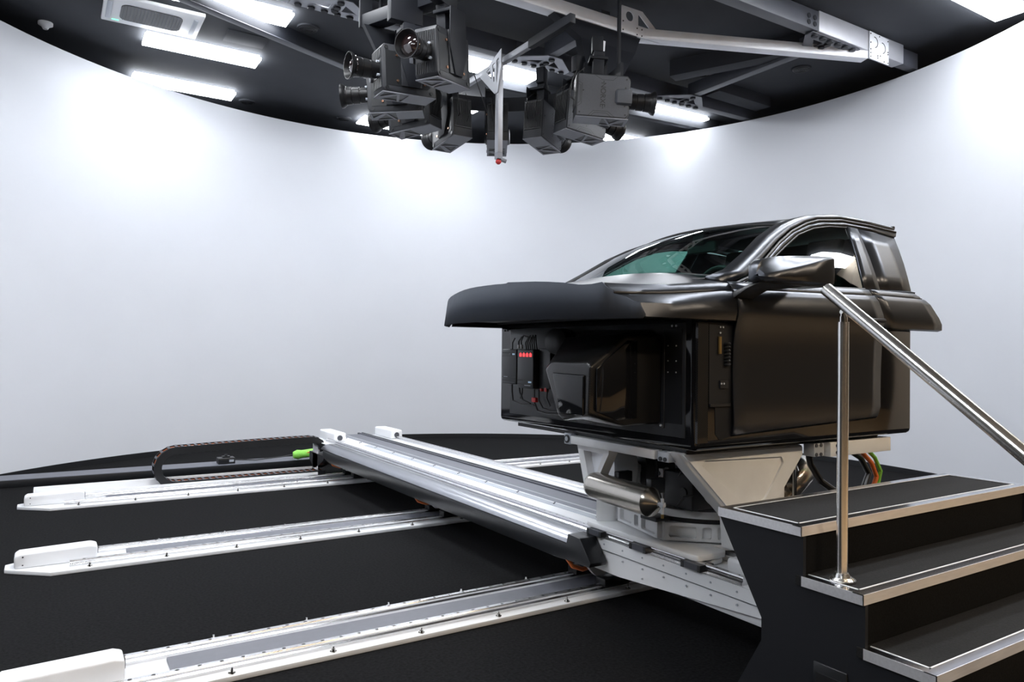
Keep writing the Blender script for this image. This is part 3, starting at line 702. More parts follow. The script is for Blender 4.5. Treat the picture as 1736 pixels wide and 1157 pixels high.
# upper pedestal blocks
b = MB(); b.box(3.28, 3.95, 3.385, 3.80, .735, .985); b.build('pedestal', 'cast', t, bevel=.015)
b = MB(); b.box(3.25, 3.60, 3.13, 3.37, .76, .975); b.build('drive_box', 'proj_dk', t, bevel=.006)
b = MB(); b.cyl((3.24, 3.20, .86), (3.25, 3.20, .86), .03, n=14); b.build('drive_knob', 'black', t)
mt = basis((3.265, 3.79, .745), (0, -1, 0), (0, 0, 1), (-1, 0, 0))
plate('pocket_face', [[(0, 0), (.41, 0), (.41, .23), (0, .23)], rrect(.03, .14, .11, .19, .015)[::-1], rrect(.20, .32, .11, .19, .015)[::-1]], .03, mt, 'cast', t)
b = MB(); b.cyl((3.25, 3.415, .945), (3.245, 3.415, .945), .014, n=12); b.build('block_screw', 'steelgrey', t)
b = MB(); b.lathe((3.10, 3.72, .96), (3.24, 3.66, .96), [(0, .12), (.1, .13), (1, .13)], 28); b.build('motor_cap', 'cast', t, smooth=True)
b = MB()
for a in (40, 140, 230, 320):
    b.cyl((3.095, 3.722+.09*math.cos(math.radians(a)), .96+.09*math.sin(math.radians(a))), (3.09, 3.722+.09*math.cos(math.radians(a)), .96+.09*math.sin(math.radians(a))), .012, n=8)
b.build('cap_screw', 'frame_lt', t, each=True)
b = MB(); b.lathe((3.26, 3.60, .96), (3.42, 3.52, .96), [(0, .15), (.3, .15), (.35, .17), (1, .17)], 28); b.build('gear_ring', 'proj_dk', t, smooth=True)
b = MB(); b.lathe((3.30, 3.03, .90), (3.60, 3.03, .90), [(0, .075), (.08, .10), (.5, .11), (1, .11)], 28); b.build('lower_motor', 'cast', t, smooth=True)
b = MB()
for k in range(10):
    a = 2*PI*k/10; b.cyl((3.302, 3.03+.055*math.cos(a), .90+.055*math.sin(a)), (3.296, 3.03+.055*math.cos(a), .90+.055*math.sin(a)), .010, n=10)
b.build('motor_hole', 'proj_dk', t)
b = MB(); b.prism([(3.35, .77), (3.55, .77), (3.45, 1.05), (3.30, 1.12), (3.15, 1.05)], lambda u, v, q: (3.42+q, u, v), 0, .12); b.build('tilt_lever', 'cast', t, bevel=.01)
b = MB(); b.tube([(3.3, 3.42, .78), (3.27, 3.30, .9), (3.24, 3.2, 1.0)], .006, 6); b.tube([(3.16, 3.16, .80), (3.15, 3.1, .86), (3.16, 3.04, .88)], .007, 6); b.build('air_hose', 'rubber', t, each=True)
# near side bracket: wide tapering cast plate facing the stairs
by = 2.80
def bracket(y, s_):
    fn = lambda u, v, q: (u, q, v)
    poly = [(2.80, 1.175), (3.83, 1.16), (3.83, 1.10), (3.58, .82), (3.56, .60), (3.24, .60), (3.22, .78), (2.84, 1.13)]
    b = MB(); b.prism(poly, fn, y, y+.10*s_); b.build('side_bracket', 'cast', t, bevel=.012)
    mt_ = basis((0, y-.004*s_, 0), (1, 0, 0), (0, 0, 1), (0, -1*s_, 0)) if s_ > 0 else basis((0, y+.004, 0), (-1, 0, 0), (0, 0, 1), (0, 1, 0))
    sg = 1 if s_ > 0 else -1
    outer = [(sg*u, v) for u, v in ((2.83, 1.165), (3.81, 1.15), (3.81, 1.105), (3.56, .83), (3.54, .62), (3.26, .62), (3.24, .79), (2.87, 1.13))]
    ia = [(2.96, 1.10), (2.99, 1.125), (3.62, 1.105), (3.64, 1.07), (3.48, .875), (3.43, .855), (3.30, .86), (3.26, .885)]
    plate('bracket_rib', [outer, [(sg*u, v) for u, v in ia]], .016, mt_, 'cast', t)
bracket(by, 1)
# front bracket facing the rails, with its pocket
fx = 2.88
def vpoly(y0, y1, y2, y3, zt, zb): return [(y0, zt), (y1, zt), (y2, zb), (y3, zb)]
mt = basis((fx, 0, 0), (0, -1, 0), (0, 0, 1), (-1, 0, 0))
plate('front_bracket', [[(-3.735, 1.13), (-3.42, 1.13), (-3.42, 1.09), (-3.50, .96), (-3.545, .84), (-3.645, .84)], [(-3.665, 1.085), (-3.47, 1.085), (-3.53, .965), (-3.575, .90), (-3.605, .90)]], .07, mt, 'cast', t)
b = MB(); b.prism([(3.68, 1.10), (3.46, 1.10), (3.56, .88), (3.62, .88)], lambda u, v, q: (q, u, v), 2.90, 2.93); b.build('bracket_web', 'frame_pale_lit', t)
b = MB(); b.box(2.80, 2.88, 2.98, 3.74, 1.12, 1.17); b.build('front_bar', 'cast', t, bevel=.003)
b = MB(); b.box(2.815, 2.87, 3.76, 3.83, 1.11, 1.18); b.box(2.80, 2.90, 2.87, 2.955, 1.115, 1.17); b.build('clamp_block', 'silver', t, bevel=.004, each=True)
b = MB(); b.cyl((2.815, 3.795, 1.145), (2.81, 3.795, 1.145), .027, n=16); b.cyl((2.80, 2.895, 1.13), (2.794, 2.895, 1.13), .012, n=10); b.cyl((2.80, 2.93, 1.13), (2.794, 2.93, 1.13), .012, n=10); b.build('clamp_screw', 'proj_dk', t, each=True)
b = MB(); b.cyl((2.809, 3.795, 1.145), (2.806, 3.795, 1.145), .015, n=12); b.build('screw_head', 'silver', t)
b = MB(); b.box(3.835, 3.93, 2.725, 2.80, 1.095, 1.175); b.build('clamp_block', 'silver', t, bevel=.004, each=True)
b = MB()
for u in (3.852, 3.895):
    for v in (1.108, 1.162): b.cyl((u, 2.725, v), (u, 2.719, v), .011, n=10)
b.build('clamp_screw', 'steelgrey', t, each=True)
b = MB(); b.box(3.97, 4.60, 2.71, 2.79, 1.088, 1.175); b.build('rear_outrigger', 'cast', t, bevel=.003)
b = MB(); b.cyl((4.03, 2.7095, 1.153), (4.03, 2.703, 1.153), .010, n=12); b.cyl((4.03, 2.7095, 1.112), (4.03, 2.703, 1.112), .010, n=12); b.build('outrigger_hole', 'proj_dk', t, each=True)
b = MB(); b.box(2.86, 4.6, 2.80, 4.45, 1.165, 1.195); b.build('top_plate', 'proj_dk', t)
b = MB(); b.box(3.35, 4.1, 3.1, 4.2, .99, 1.165); b.build('tilt_block', 'cast', t, bevel=.02)
# actuators seen beyond the bracket
b = MB(); b.lathe((4.10, 3.25, .70), (4.62, 3.35, .93), [(0, .06), (.1, .09), (.25, .09), (.3, .11), (.75, .115), (.85, .10), (1, .05)], 28); b.build('actuator', 'brushed', t, smooth=True)
b = MB(); b.tube([(3.95, 2.95, .72), (3.95, 2.95, .98), (3.99, 2.97, 1.01), (4.12, 3.05, .95)], .009, 8); b.tube([(4.03, 3.0, .80), (4.06, 3.02, 1.04), (4.10, 3.05, 1.06), (4.25, 3.15, 1.0)], .009, 8); b.build('air_pipe', 'chrome', t, smooth=True, each=True)
b = MB(); b.box(3.80, 3.86, 2.95, 3.10, .60, 1.10); b.box(3.9, 3.95, 3.1, 3.2, .6, 1.1); b.build('rear_strut', 'cast', t, bevel=.004, each=True)
# air tank lying along the front edge
ta = thing('air_tank', (2.88, 3.4, .89), 'brushed stainless steel air tank lying under the front of the car', 'air tank')
b = MB(); ta0, ta1 = Vector((2.84, 3.585, .888)), Vector((2.84, 3.04, .872))
b.lathe(ta0, ta1, [(0, .035), (.01, .055), (.04, .072), (.09, .081), (.12, .083), (.985, .083)], 40, True); b.build('tank_shell', 'brushed', ta, smooth=True)
b = MB(); b.lathe(ta1+Vector((0, .009, 0)), ta1+Vector((0, -.06, 0)), [(0, .0835), (.08, .082), (.3, .068), (1, .018)], 40); b.build('tank_cone', 'brushed', ta, smooth=True)
b = MB(); b.cyl(ta1+Vector((0, -.058, 0)), ta1+Vector((0, -.10, 0)), .012, n=6); b.cyl(ta1+Vector((0, -.085, -.05)), ta1+Vector((0, -.085, .035)), .009, n=8); b.box(2.83, 2.855, 2.945, 2.97, .86, .885); b.build('valve', 'silver', ta, each=True)
b = MB(); b.cyl(ta1+Vector((0, -.085, -.072)), ta1+Vector((0, -.085, -.045)), .008, n=8); b.build('drain_cock', 'brass', ta)
b = MB()
for y in (3.12, 3.40): b.box(2.89, 3.0, y-.022, y+.022, .90, .985)
b.build('tank_clamp', 'proj_dk', ta, bevel=.006, each=True)
# looped cables under the rear
for i, (mat, r, dx, lab) in enumerate((('rubber', .022, 0, 'thick black cable sagging in a loop under the rear of the car'), ('orange', .016, .05, 'orange cable looping under the rear outrigger'), ('green', .014, .11, 'green cable looping outermost under the rear outrigger'))):
    pts = []
    for k in range(25):
        a = PI*(1.0 - 1.25*k/24)
        pts.append((4.62+dx*.8+.42*math.cos(a)*(1 if i else 1.0), 3.1+.1*math.sin(a*2), .88+ (.17+dx*.2)*math.sin(a)*(1) - .0))
    if i == 0: pts = [(4.22, 3.05, 1.10), (4.25, 3.05, .98), (4.36, 3.05, .86), (4.52, 3.06, .78), (4.75, 3.1, .73), (4.95, 3.12, .74), (5.05, 3.14, .84), (4.98, 3.16, .96), (4.8, 3.18, 1.05), (4.55, 3.2, 1.12), (4.4, 3.2, 1.16)]
    if i == 1: pts = [(4.55, 3.0, 1.15), (4.72, 3.0, 1.05), (4.86, 3.0, .95), (4.92, 3.0, .85), (4.86, 3.0, .75), (4.72, 3.0, .70)]
    if i == 2: pts = [(4.60, 3.02, 1.16), (4.78, 3.02, 1.08), (4.93, 3.02, .98), (5.0, 3.02, .88), (4.97, 3.02, .79), (4.88, 3.02, .70)]
    b = MB(); b.tube(pts, r, 10); tag(b.build('cable', mat, smooth=True), lab, 'cable', 'looped cables under the car')

# ================================================================== SIMULATOR CAR
car = thing('simulator_car', (3.75, 3.63, 1.2), 'satin dark car front half without wheels, mounted on a gloss black box', 'car')
YC = 3.63
# --- box
bx0, bx1, by0, by1, bz0, bz1 = 2.79, 4.78, 2.672, 4.60, 1.195, 1.90
b = MB(); b.box(bx0, bx1, by0, by1, bz0, bz1); b.build('box_shell', 'gloss', car, bevel=.035, seg=4)
# front recess panel
b = MB(); b.box(bx0-.004, bx0+.01, 2.74, 4.45, 1.26, 1.86); b.build('front_panel', 'panel', car, bevel=.003)
b = MB(); b.box(bx0-.008, bx0+.01, 2.76, 2.90, 1.33, 1.83); b.build('service_hatch', 'matte', car)
b = MB()
for y in (2.80, 2.86):
    for z in (1.66, 1.74, 1.60): b.cyl((bx0-.009, y, z), (bx0-.012, y, z), .004, n=6)
for y in (4.50, 4.54): b.cyl((bx0-.001, y, 1.85), (bx0-.006, y, 1.85), .006, n=6)
for y in (2.80, 2.83): b.cyl((bx0-.009, y, 1.845), (bx0-.014, y, 1.845), .006, n=6)
b.build('hatch_screw', 'silver', car, each=True)
# corner strip and near side cavity
b = MB(); b.box(2.80, 2.875, by0-.006, by0+.01, 1.24, 1.86); b.build('corner_trim', 'carbon', car)
b = MB(); b.prism([(2.884, 1.86), (3.10, 1.86), (3.10, 1.27), (2.965, 1.25), (2.935, 1.28), (2.93, 1.42), (2.888, 1.43)], lambda u, v, q: (u, q, v), by0-.003, by0+.01); b.build('side_cavity', 'matte', car)
b = MB(); b.box(2.888, 3.04, by0-.012, by0-.003, 1.425, 1.44); b.box(2.96, 3.02, by0-.012, by0-.003, 1.52, 1.56); b.build('cavity_ledge', 'panel', car, each=True)
b = MB(); b.cyl((2.955, by0-.01, 1.70), (2.955, by0-.01, 1.79), .010, n=10); b.build('cavity_pin', 'brass', car)
b = MB()
for u, v in ((2.955, 1.84), (2.975, 1.84), (2.955, 1.81), (2.965, 1.545), (2.985, 1.545)): b.cyl((u, by0-.012, v), (u, by0-.016, v), .005, n=6)
b.build('cavity_screw', 'silver', car, each=True)
b = MB()
for k in range(7): b.lathe((3.01, by0-.01, 1.76-k*.018), (3.012, by0-.01, 1.745-k*.018), [(0, .014), (.5, .020), (1, .014)], 12)
b.build('corrugated_hose', 'black', car, smooth=True)
# --- protruding carbon housing
ys = 2.916
def X2(x, y, z): return (x, y, z)
sec_back = [(ys, 1.32), (ys, 1.79), (3.0, 1.83), (3.60, 1.84), (3.68, 1.80), (3.60, 1.36), (3.50, 1.31)]
sec_mid = [(ys, 1.32), (ys, 1.79), (3.0, 1.80), (3.44, 1.79), (3.50, 1.73), (3.40, 1.35), (3.32, 1.31)]
sec_frt = [(ys+.02, 1.385), (ys+.01, 1.625), (2.96, 1.648), (3.26, 1.648), (3.325, 1.60), (3.20, 1.36), (3.15, 1.34)]
b = MB(); b.loft([[(bx0-.002, y, z) for y, z in sec_back], [(2.60, y, z) for y, z in sec_mid], [(2.53, y, z-.004) for y, z in sec_mid], [(2.31, y, z) for y, z in sec_frt]])
b.build('carbon_housing', 'carbon', car, bevel=.014, seg=3)
b = MB(); b.prism([(2.97, 1.375), (2.965, 1.585), (3.24, 1.59), (3.17, 1.375)], lambda u, v, q: (q, u, v), 2.296, 2.31); b.build('housing_window', 'gloss', car, bevel=.006)
b = MB(); b.prism([(2.34, 1.40), (2.34, 1.62), (2.545, 1.765), (2.61, 1.765), (2.61, 1.36), (2.48, 1.35)], lambda u, v, q: (u, q, v), ys-.008, ys+.004); b.build('housing_side_window', 'gloss', car, bevel=.003)
b = MB(); b.box(bx0-.012, bx0-.004, ys-.03, ys-.012, 1.30, 1.80); b.build('housing_edge', 'panel', car, bevel=.003)
b = MB(); b.cyl((bx0-.02, ys-.02, 1.315), (bx0-.028, ys-.02, 1.315), .006, n=8); b.cyl((2.74, 3.62, 1.33), (2.732, 3.62, 1.33), .006, n=8); b.build('housing_screw', 'silver', car, each=True)
# round fan duct behind the housing
b = MB(); b.lathe((2.64, 3.70, 1.765), (2.79, 3.76, 1.765), [(0, .065), (.05, .08), (.5, .08), (.52, .085), (.6, .085), (.62, .08), (1, .08)], 28); b.build('fan_duct', 'black', car, smooth=True)
# electronics modules
def module(y0, y1, z0, z1, red):
    b = MB(); b.box(bx0-.11, bx0-.004, y0, y1, z0, z1); m_ = b.build('power_module', 'panel', car, bevel=.006)
    xf = bx0-.1105
    h = z1-z0
    b = MB()
    for z in (z0+.11*h, z0+.20*h, z0+.80*h, z0+.90*h): b.box(xf-.001, xf+.001, y0+.004, y1-.004, z-.003, z+.003)
    b.build('module_groove', 'proj_dk', m_)
    if red:
        b = MB()
        for k in range(4):
            yc = y1-.045-k*.040; zc_ = z1-.15*h
            b.box(xf-.003, xf+.001, yc-.012, yc+.012, zc_-.011, zc_+.011)
            b.cyl((xf-.003, yc, zc_+.013), (xf+.001, yc, zc_+.013), .004, n=8)
        b.build('red_symbol', 'led', m_, each=True)
        b = MB(); b.box(xf-.002, xf+.001, y0+.02, y0+.055, z0+.145*h, z0+.185*h); b.build('module_display', 'leddim', m_)
        b = MB(); b.box(xf-.002, xf+.001, y0+.03, y0+.10, z0+.07*h, z0+.085*h); b.build('module_print', 'silver', m_)
    else:
        b = MB(); b.box(xf-.002, xf+.001, y0+.02, y0+.05, z1-.165*h, z1-.12*h); b.build('module_display', 'leddim', m_)
        b = MB(); b.box(xf-.002, xf+.001, y0+.02, y1-.02, z0+.045*h, z0+.06*h); b.build('module_print', 'steelgrey', m_)
        b = MB(); b.box(xf-.002, xf+.001, y0+.065, y0+.10, z1-.175*h, z1-.12*h); b.build('module_print', 'steelgrey', m_)
        b = MB(); b.box(xf-.002, xf+.001, y0+.11, y0+.16, z0+.20*h, z0+.215*h); b.build('module_print', 'silver', m_)
    return m_
module(4.20, 4.385, 1.475, 1.715, False)
module(3.995, 4.19, 1.455, 1.715, True)
b = MB(); b.box(bx0-.07, bx0-.004, 3.86, 3.985, 1.46, 1.72); b.build('module_bank', 'black', car, bevel=.004)
def wires(lst, nm, mat, r=.006):
    b = MB()
    for pts in lst: b.tube(pts, r, 6)
    return b.build(nm, mat, car, smooth=True)
xw = bx0-.06
wires([[(xw, 4.33, 1.47), (xw, 4.33, 1.42), (xw-.01, 4.30, 1.36), (xw, 4.20, 1.34), (xw, 4.05, 1.345)], [(xw, 4.24, 1.47), (xw, 4.23, 1.42), (xw, 4.19, 1.37), (xw, 4.1, 1.35)], [(xw, 4.20, 1.47), (xw, 4.20, 1.42), (xw, 4.22, 1.38)],
       [(xw, 4.05, 1.45), (xw, 4.05, 1.36), (xw, 4.01, 1.31), (xw, 3.9, 1.30), (xw, 3.7, 1.31)], [(xw, 4.00, 1.45), (xw, 4.0, 1.38), (xw, 3.95, 1.33), (xw, 3.85, 1.32), (xw, 3.7, 1.325)], [(xw, 3.9, 1.46), (xw, 3.91, 1.40), (xw, 3.87, 1.35)]], 'lower_wire', 'rubber')
wires([[(xw, 4.33, 1.71), (xw, 4.33, 1.76), (xw, 4.30, 1.79)], [(xw, 4.25, 1.72), (xw, 4.25, 1.77), (xw, 4.21, 1.80)], [(xw, 4.21, 1.72), (xw, 4.22, 1.77), (xw, 4.19, 1.81), (xw, 4.10, 1.79)]] +
      [[(xw, 4.15-.025*k, 1.71), (xw-.01, 4.15-.025*k, 1.76), (xw, 4.12-.015*k, 1.80+.01*(k % 2))] for k in range(6)], 'upper_wire', 'rubber', .005)
b = MB(); b.box(xw-.008, xw+.008, 4.242, 4.256, 1.72, 1.745); b.box(xw-.008, xw+.008, 4.205, 4.219, 1.72, 1.745); b.build('white_plug', 'white', car, each=True)
b = MB(); b.box(xw-.015, xw+.01, 4.02, 4.065, 1.365, 1.395); b.box(xw-.01, xw+.01, 3.955, 3.975, 1.44, 1.46); b.box(xw-.01, xw+.01, 3.90, 3.925, 1.44, 1.47); b.build('red_connector', 'redpart', car, bevel=.003, each=True)

# --- body shell
# half-profile outward->centre: (w, z) at full section
def prof_low(x):
    """half section of the lower body at station x: list of (w,z) from lower edge to the belt"""
    up = (x-2.1)/2.9
    bl = 2.068 + .05*max(0, min(1, (x-2.6)/2.4))
    tf = max(0, min(1, (x-2.0)/1.0))
    bl = bl - .045*(1-tf)
    zc = bl-.037
    return [(.975, 1.868), (1.000, 1.876), (1.012, 1.91), (1.012, 1.95), (1.000, zc-.035), (.985, zc-.012), (.977, zc-.004), (.966, zc-.003), (.964, zc+.004), (.962, zc+.014), (.950, zc+.030), (.938, bl)]
def nose_x(w_): return 2.09 + .32*(min(1.0, abs(w_))**2.3)
hood_z = lambda w_, x: 2.075 + (.10*(1-(w_/.94)**2))*max(0, min(1, (x-1.9)/1.1)) + .012*max(0, (x-2.1)) + .0
HX = 3.22
def section(x, front):
    P = prof_low(x)
    hw = [.90, .80, .65, .48, .30, .12]
    bl = P[-1][1]
    for w_ in hw:
        k = 1-(w_/.94)**2
        tf = max(0, min(1, (x-2.0)/1.1))
        P.append((w_, bl + (.020+.105*tf)*k**.8 ))
    half = [(YC-w_, z) for w_, z in P]; other = [(YC+w_, z) for w_, z in P][::-1]
    return half+[(YC, P[-1][1]+.001)]+other
b = MB(); rings = []
S = [0, .012, .03, .05, .09, .14, .2, .27, .35, .44, .53, .62, .71, .8, .9, 1]
VT = [(-.998, 1.885), (-.973, 1.945), (-.950, 1.947), (-.914, 1.974), (-.869, 1.989), (-.862, 2.006), (-.835, 2.024), (-.820, 2.046), (-.79, 2.041), (-.761, 2.036), (-.706, 2.038), (-.631, 2.051), (-.54, 2.060), (-.457, 2.066), (-.35, 2.070), (-.255, 2.074),
      (-.235, 2.068), (-.14, 2.070), (-.034, 2.070), (.06, 2.070), (.152, 2.068), (.24, 2.064), (.32, 2.058), (.42, 2.050), (.52, 2.043), (.62, 2.034), (.70, 2.022), (.78, 2.005), (.86, 1.985), (.93, 1.965), (.975, 1.94), (.998, 1.89)]
def vis_top(u):
    if u <= VT[0][0]: return VT[0][1]
    for (a, c), (e, f) in zip(VT, VT[1:]):
        if u <= e: return c+(f-c)*(u-a)/(e-a)
    return VT[-1][1]
FR = [(.985, 1.868), (.996, 1.876), (.990, 1.900), (.975, 1.943), (.950, 1.950), (.912, 1.973), (.869, 1.988), (.867, 1.994), (.866, 2.003), (.848, 2.015), (.835, 2.025), (.820, 2.045), (.78, 2.040), (.70, 2.038), (.60, 2.054), (.46, 2.066), (.28, 2.072), (.12, 2.071)]
FR = [(-w_, z) for w_, z in FR]+[(0, 2.071)]+[(w_, z) for w_, z in FR][::-1]
for s_ in S:
    ring = []
    f_ = (1-s_)**1.9
    for j, (wf, zf) in enumerate(FR):
        if wf > .1: zf = min(zf, vis_top(min(.995, wf))-.001) if wf < .99 else zf
        x = nose_x(wf) + (HX-nose_x(wf))*s_
        sec = section(x, True)
        ring.append((x, YC+wf*f_+(sec[j][0]-YC)*(1-f_), zf*f_+sec[j][1]*(1-f_)))
    rings.append(ring)
hood_rings = rings
V = rings
b.loft(V, closed=False)
hood = b.build('hood', 'paint', car, smooth=True)
for s_ in (1, -1):
    jj = 7 if s_ > 0 else len(FR)-8
    b = MB(); b.tube([(r_[jj][0], r_[jj][1]-s_*.002, r_[jj][2]) for r_ in hood_rings if r_[jj][0] < 3.06], .005, 4); b.build('crease_line', 'rubber', car)
sm = hood.modifiers.new('sol', 'SOLIDIFY'); sm.thickness = .012; sm.offset = -1
# shoulders behind the hood, both sides (near side: door + rear quarter, far side the same)
def side_strip(name, x0, x1, s_, zlow=None, nX=10, mat='paint', off=0.):
    b = MB(); rings = []
    for i in range(nX+1):
        x = x0+(x1-x0)*i/nX
        P = prof_low(x)
        pts = []
        if zlow is not None:
            # door skin hangs far below the shoulder
            for z, w_ in ((zlow, .955), (zlow+.02, .975), (zlow+.10, .985), (1.50, .975), (1.65, .972), (1.76, .977), (1.85, .992)):
                pts.append((x, YC-s_*(w_+off), z))
            P = P[2:]
        for w_, z in P:
            pts.append((x, YC-s_*(w_+off), z))
        rings.append(pts)
    b.loft(rings, closed=False)
    o = b.build(name, mat, car, smooth=True)
    sm = o.modifiers.new('sol', 'SOLIDIFY'); sm.thickness = .014; sm.offset = 0
    return o
# near side rows
HX2 = 3.045
def seam_x(z):
    T_ = [(1.27, 4.355), (1.32, 4.36), (1.5, 4.385), (1.71, 4.40), (1.90, 4.37), (2.0, 4.33), (2.12, 4.293)]
    for (a, c), (e, f) in zip(T_, T_[1:]):
        if z <= e: return c+(f-c)*max(0, (z-a)/(e-a))
    return T_[-1][1]
for s_ in (1, -1):
    lab = 'near' if s_ > 0 else 'far'
    # front door
    b = MB(); rings = []
    nX = 14
    for i in range(nX+1):
        x = HX2+.004+(4.33-HX2)*i/nX
        P = prof_low(x)[2:]
        zl = 1.268+.046*i/nX
        pts = []
        lo = ((zl, .958), (zl+.012, .972), (zl+.07, .984), (1.48, .975), (1.62, .970), (1.74, .974), (1.82, .984), (1.87, .996))
        f_ = i/nX
        def sx_(z): return (HX2+.004)*(1-f_)+seam_x(z)*f_
        for z, w_ in lo: pts.append((sx_(z), YC-s_*w_, z))
        for w_, z in P: pts.append((sx_(z), YC-s_*w_, z))
        rings.append(pts)
    b.loft(rings, closed=False)
    d_ = b.build('front_door', 'paint', car, smooth=True)
    sm = d_.modifiers.new('sol', 'SOLIDIFY'); sm.thickness = .012; sm.offset = 0
    # rear quarter with curved tail
    b = MB(); rings = []
    for i in range(7):
        f_ = i/6
        P = prof_low(4.5)
        pts = []
        for w_, z in P:
            k = max(0, min(1, (2.10-z)/.22))
            xe = 4.82+.23*k**.8
            xs = seam_x(z)+.007
            pts.append((xs+(xe-xs)*f_, YC-s_*(w_), z))
        rings.append(pts)
    b.loft(rings, closed=False)
    q_ = b.build('rear_quarter', 'paint', car, smooth=True)
    sm = q_.modifiers.new('sol', 'SOLIDIFY'); sm.thickness = .012; sm.offset = 0
# --- greenhouse
def G(x, s_, w_, z): return (x, YC-s_*w_, z)
belt_w, belt_z = .90, lambda x: 2.068+.05*max(0, min(1, (x-2.6)/2.4))
# roof outer rail polyline (x, w, z) from A pillar base to the rear
A_out = [(3.05, .915, 2.068), (3.25, .885, 2.135), (3.45, .835, 2.255), (3.65, .775, 2.375), (3.82, .735, 2.465), (4.0, .705, 2.535), (4.14, .690, 2.572), (4.4, .682, 2.600), (4.7, .685, 2.597), (5.0, .700, 2.578)]
W_in = [(2.98, .84, 2.10), (3.16, .80, 2.155), (3.36, .755, 2.265), (3.56, .70, 2.385), (3.73, .66, 2.465), (3.86, .63, 2.512), (4.0, .615, 2.555), (4.3, .605, 2.612), (4.65, .61, 2.618), (5.0, .62, 2.600)]
D_in = [(3.20, .915, 2.075), (3.38, .865, 2.160), (3.54, .820, 2.245), (3.72, .775, 2.345), (3.90, .735, 2.440), (4.08, .715, 2.500), (4.25, .705, 2.530), (4.45, .70, 2.543), (4.72, .70, 2.540), (5.0, .712, 2.52)]
for s_ in (1, -1):
    b = MB()
    b.loft([[G(*(p[0], s_, p[1], p[2])) for p in (W_in[i], ((W_in[i][0]*.5+A_out[i][0]*.5), W_in[i][1]*.5+A_out[i][1]*.5+.006, W_in[i][2]*.5+A_out[i][2]*.5+.010), A_out[i])] for i in range(10)], closed=False)
    o = b.build('roof_rail', 'paint', car, smooth=True); m_ = o.modifiers.new('sol', 'SOLIDIFY'); m_.thickness = .03; m_.offset = 0
    # dark weather strip line and inner window frame
    b = MB(); b.tube([G(p[0]+.012, s_, p[1]+.004, p[2]-.012) for p in A_out], .009, 6); b.build('drip_seal', 'rubber', car, smooth=True)
    b = MB(); b.loft([[G(A_out[i][0]+.02, s_, A_out[i][1]+.002, A_out[i][2]-.02), G(D_in[i][0]-.008, s_, D_in[i][1], D_in[i][2]+.008)] for i in range(10)], closed=False)
    o = b.build('window_frame', 'paint', car, smooth=True); m_ = o.modifiers.new('sol', 'SOLIDIFY'); m_.thickness = .012; m_.offset = 0
    b = MB(); b.tube([G(p[0], s_, p[1]+.001, p[2]) for p in D_in[:8]], .006, 6); b.tube([G(3.19, s_, .925, 2.084), G(4.30, s_, .925, 2.112)], .007, 6); b.build('window_seal', 'rubber', car, smooth=True)
    # door glass
    top = D_in[:8]+[]
    b = MB(); rings = []
    for i in range(8):
        x, w_, z = D_in[i]
        xb = 3.20+(4.31-3.20)*min(1, max(0, (x-3.20)/(4.45-3.20)))
        zb_ = belt_z(xb)+.012
        rings.append([G(xb, s_, .915, zb_), G((x+xb)/2, s_, (w_+.915)/2+.012, (z+zb_)/2), G(x, s_, w_, z)])
    b.loft(rings, closed=False); o = b.build('door_window', 'glass', car, smooth=True)
    # quarter divider bar behind the mirror
    b = MB(); b.tube([G(3.50, s_, .918, 2.095), G(3.535, s_, .845, 2.225)], .014, 4); b.build('quarter_light_bar', 'paint', car)
    # B pillar and blanked rear window
    def band(x0b, x0t, x1b, x1t, nm, mat, dw=0.):
        b = MB(); rings = []
        for f_ in (0, .35, .7, 1):
            rr = []
            for g_ in (0, .25, .5, .75, 1):
                xb = x0b+(x1b-x0b)*f_; xt = x0t+(x1t-x0t)*f_
                x = xb+(xt-xb)*g_
                w_ = .915+(.702-.915)*g_+.010*math.sin(g_*PI)+dw
                zb_ = belt_z(xb)+.004; zt_ = 2.545-.02*max(0, (xt-4.5)/.5)
                rr.append(G(x, s_, w_, zb_+(zt_-zb_)*g_))
            rings.append(rr)
        b.loft(rings, closed=False); o = b.build(nm, mat, car, smooth=True)
        m_ = o.modifiers.new('sol', 'SOLIDIFY'); m_.thickness = .012; m_.offset = 0
    band(4.30, 4.445, 4.47, 4.555, 'b_pillar', 'paint', .003)
    band(4.475, 4.562, 4.83, 4.99, 'rear_window_blank', 'paint')
    b = MB(); b.loft([[G(3.06+ (4.84-3.06)*k/8, s_, .940, belt_z(3.06+(4.84-3.06)*k/8)), G(3.06+(4.84-3.06)*k/8, s_, .912, belt_z(3.06+(4.84-3.06)*k/8)+.008)] for k in range(9)], closed=False)
    o = b.build('belt_moulding', 'visor', car); m_ = o.modifiers.new('sol', 'SOLIDIFY'); m_.thickness = .010; m_.offset = 0
    # door handle
    b = MB(); b.tube([G(4.10, s_, .995, 1.905), G(4.115, s_, 1.035, 1.908), (G(4.22, s_, 1.040, 1.912)), G(4.33, s_, 1.035, 1.914), G(4.35, s_, .995, 1.914)], .013, 8); b.build('door_handle', 'paint', car, smooth=True)
    b = MB(); b.tube([G(HX2-.001, s_, w_+.004, z) for w_, z in prof_low(3.05)[1:]], .003, 4); b.build('door_gap', 'rubber', car)
    # character line groove
    b = MB(); b.tube([G(x, s_, .972, belt_z(x)-.040-(.045*max(0, 1-(x-2.0)/1.0) if x < 3 else 0)) for x in [3.06+.2*k for k in range(10)]], .005, 4); b.build('crease_line', 'rubber', car)
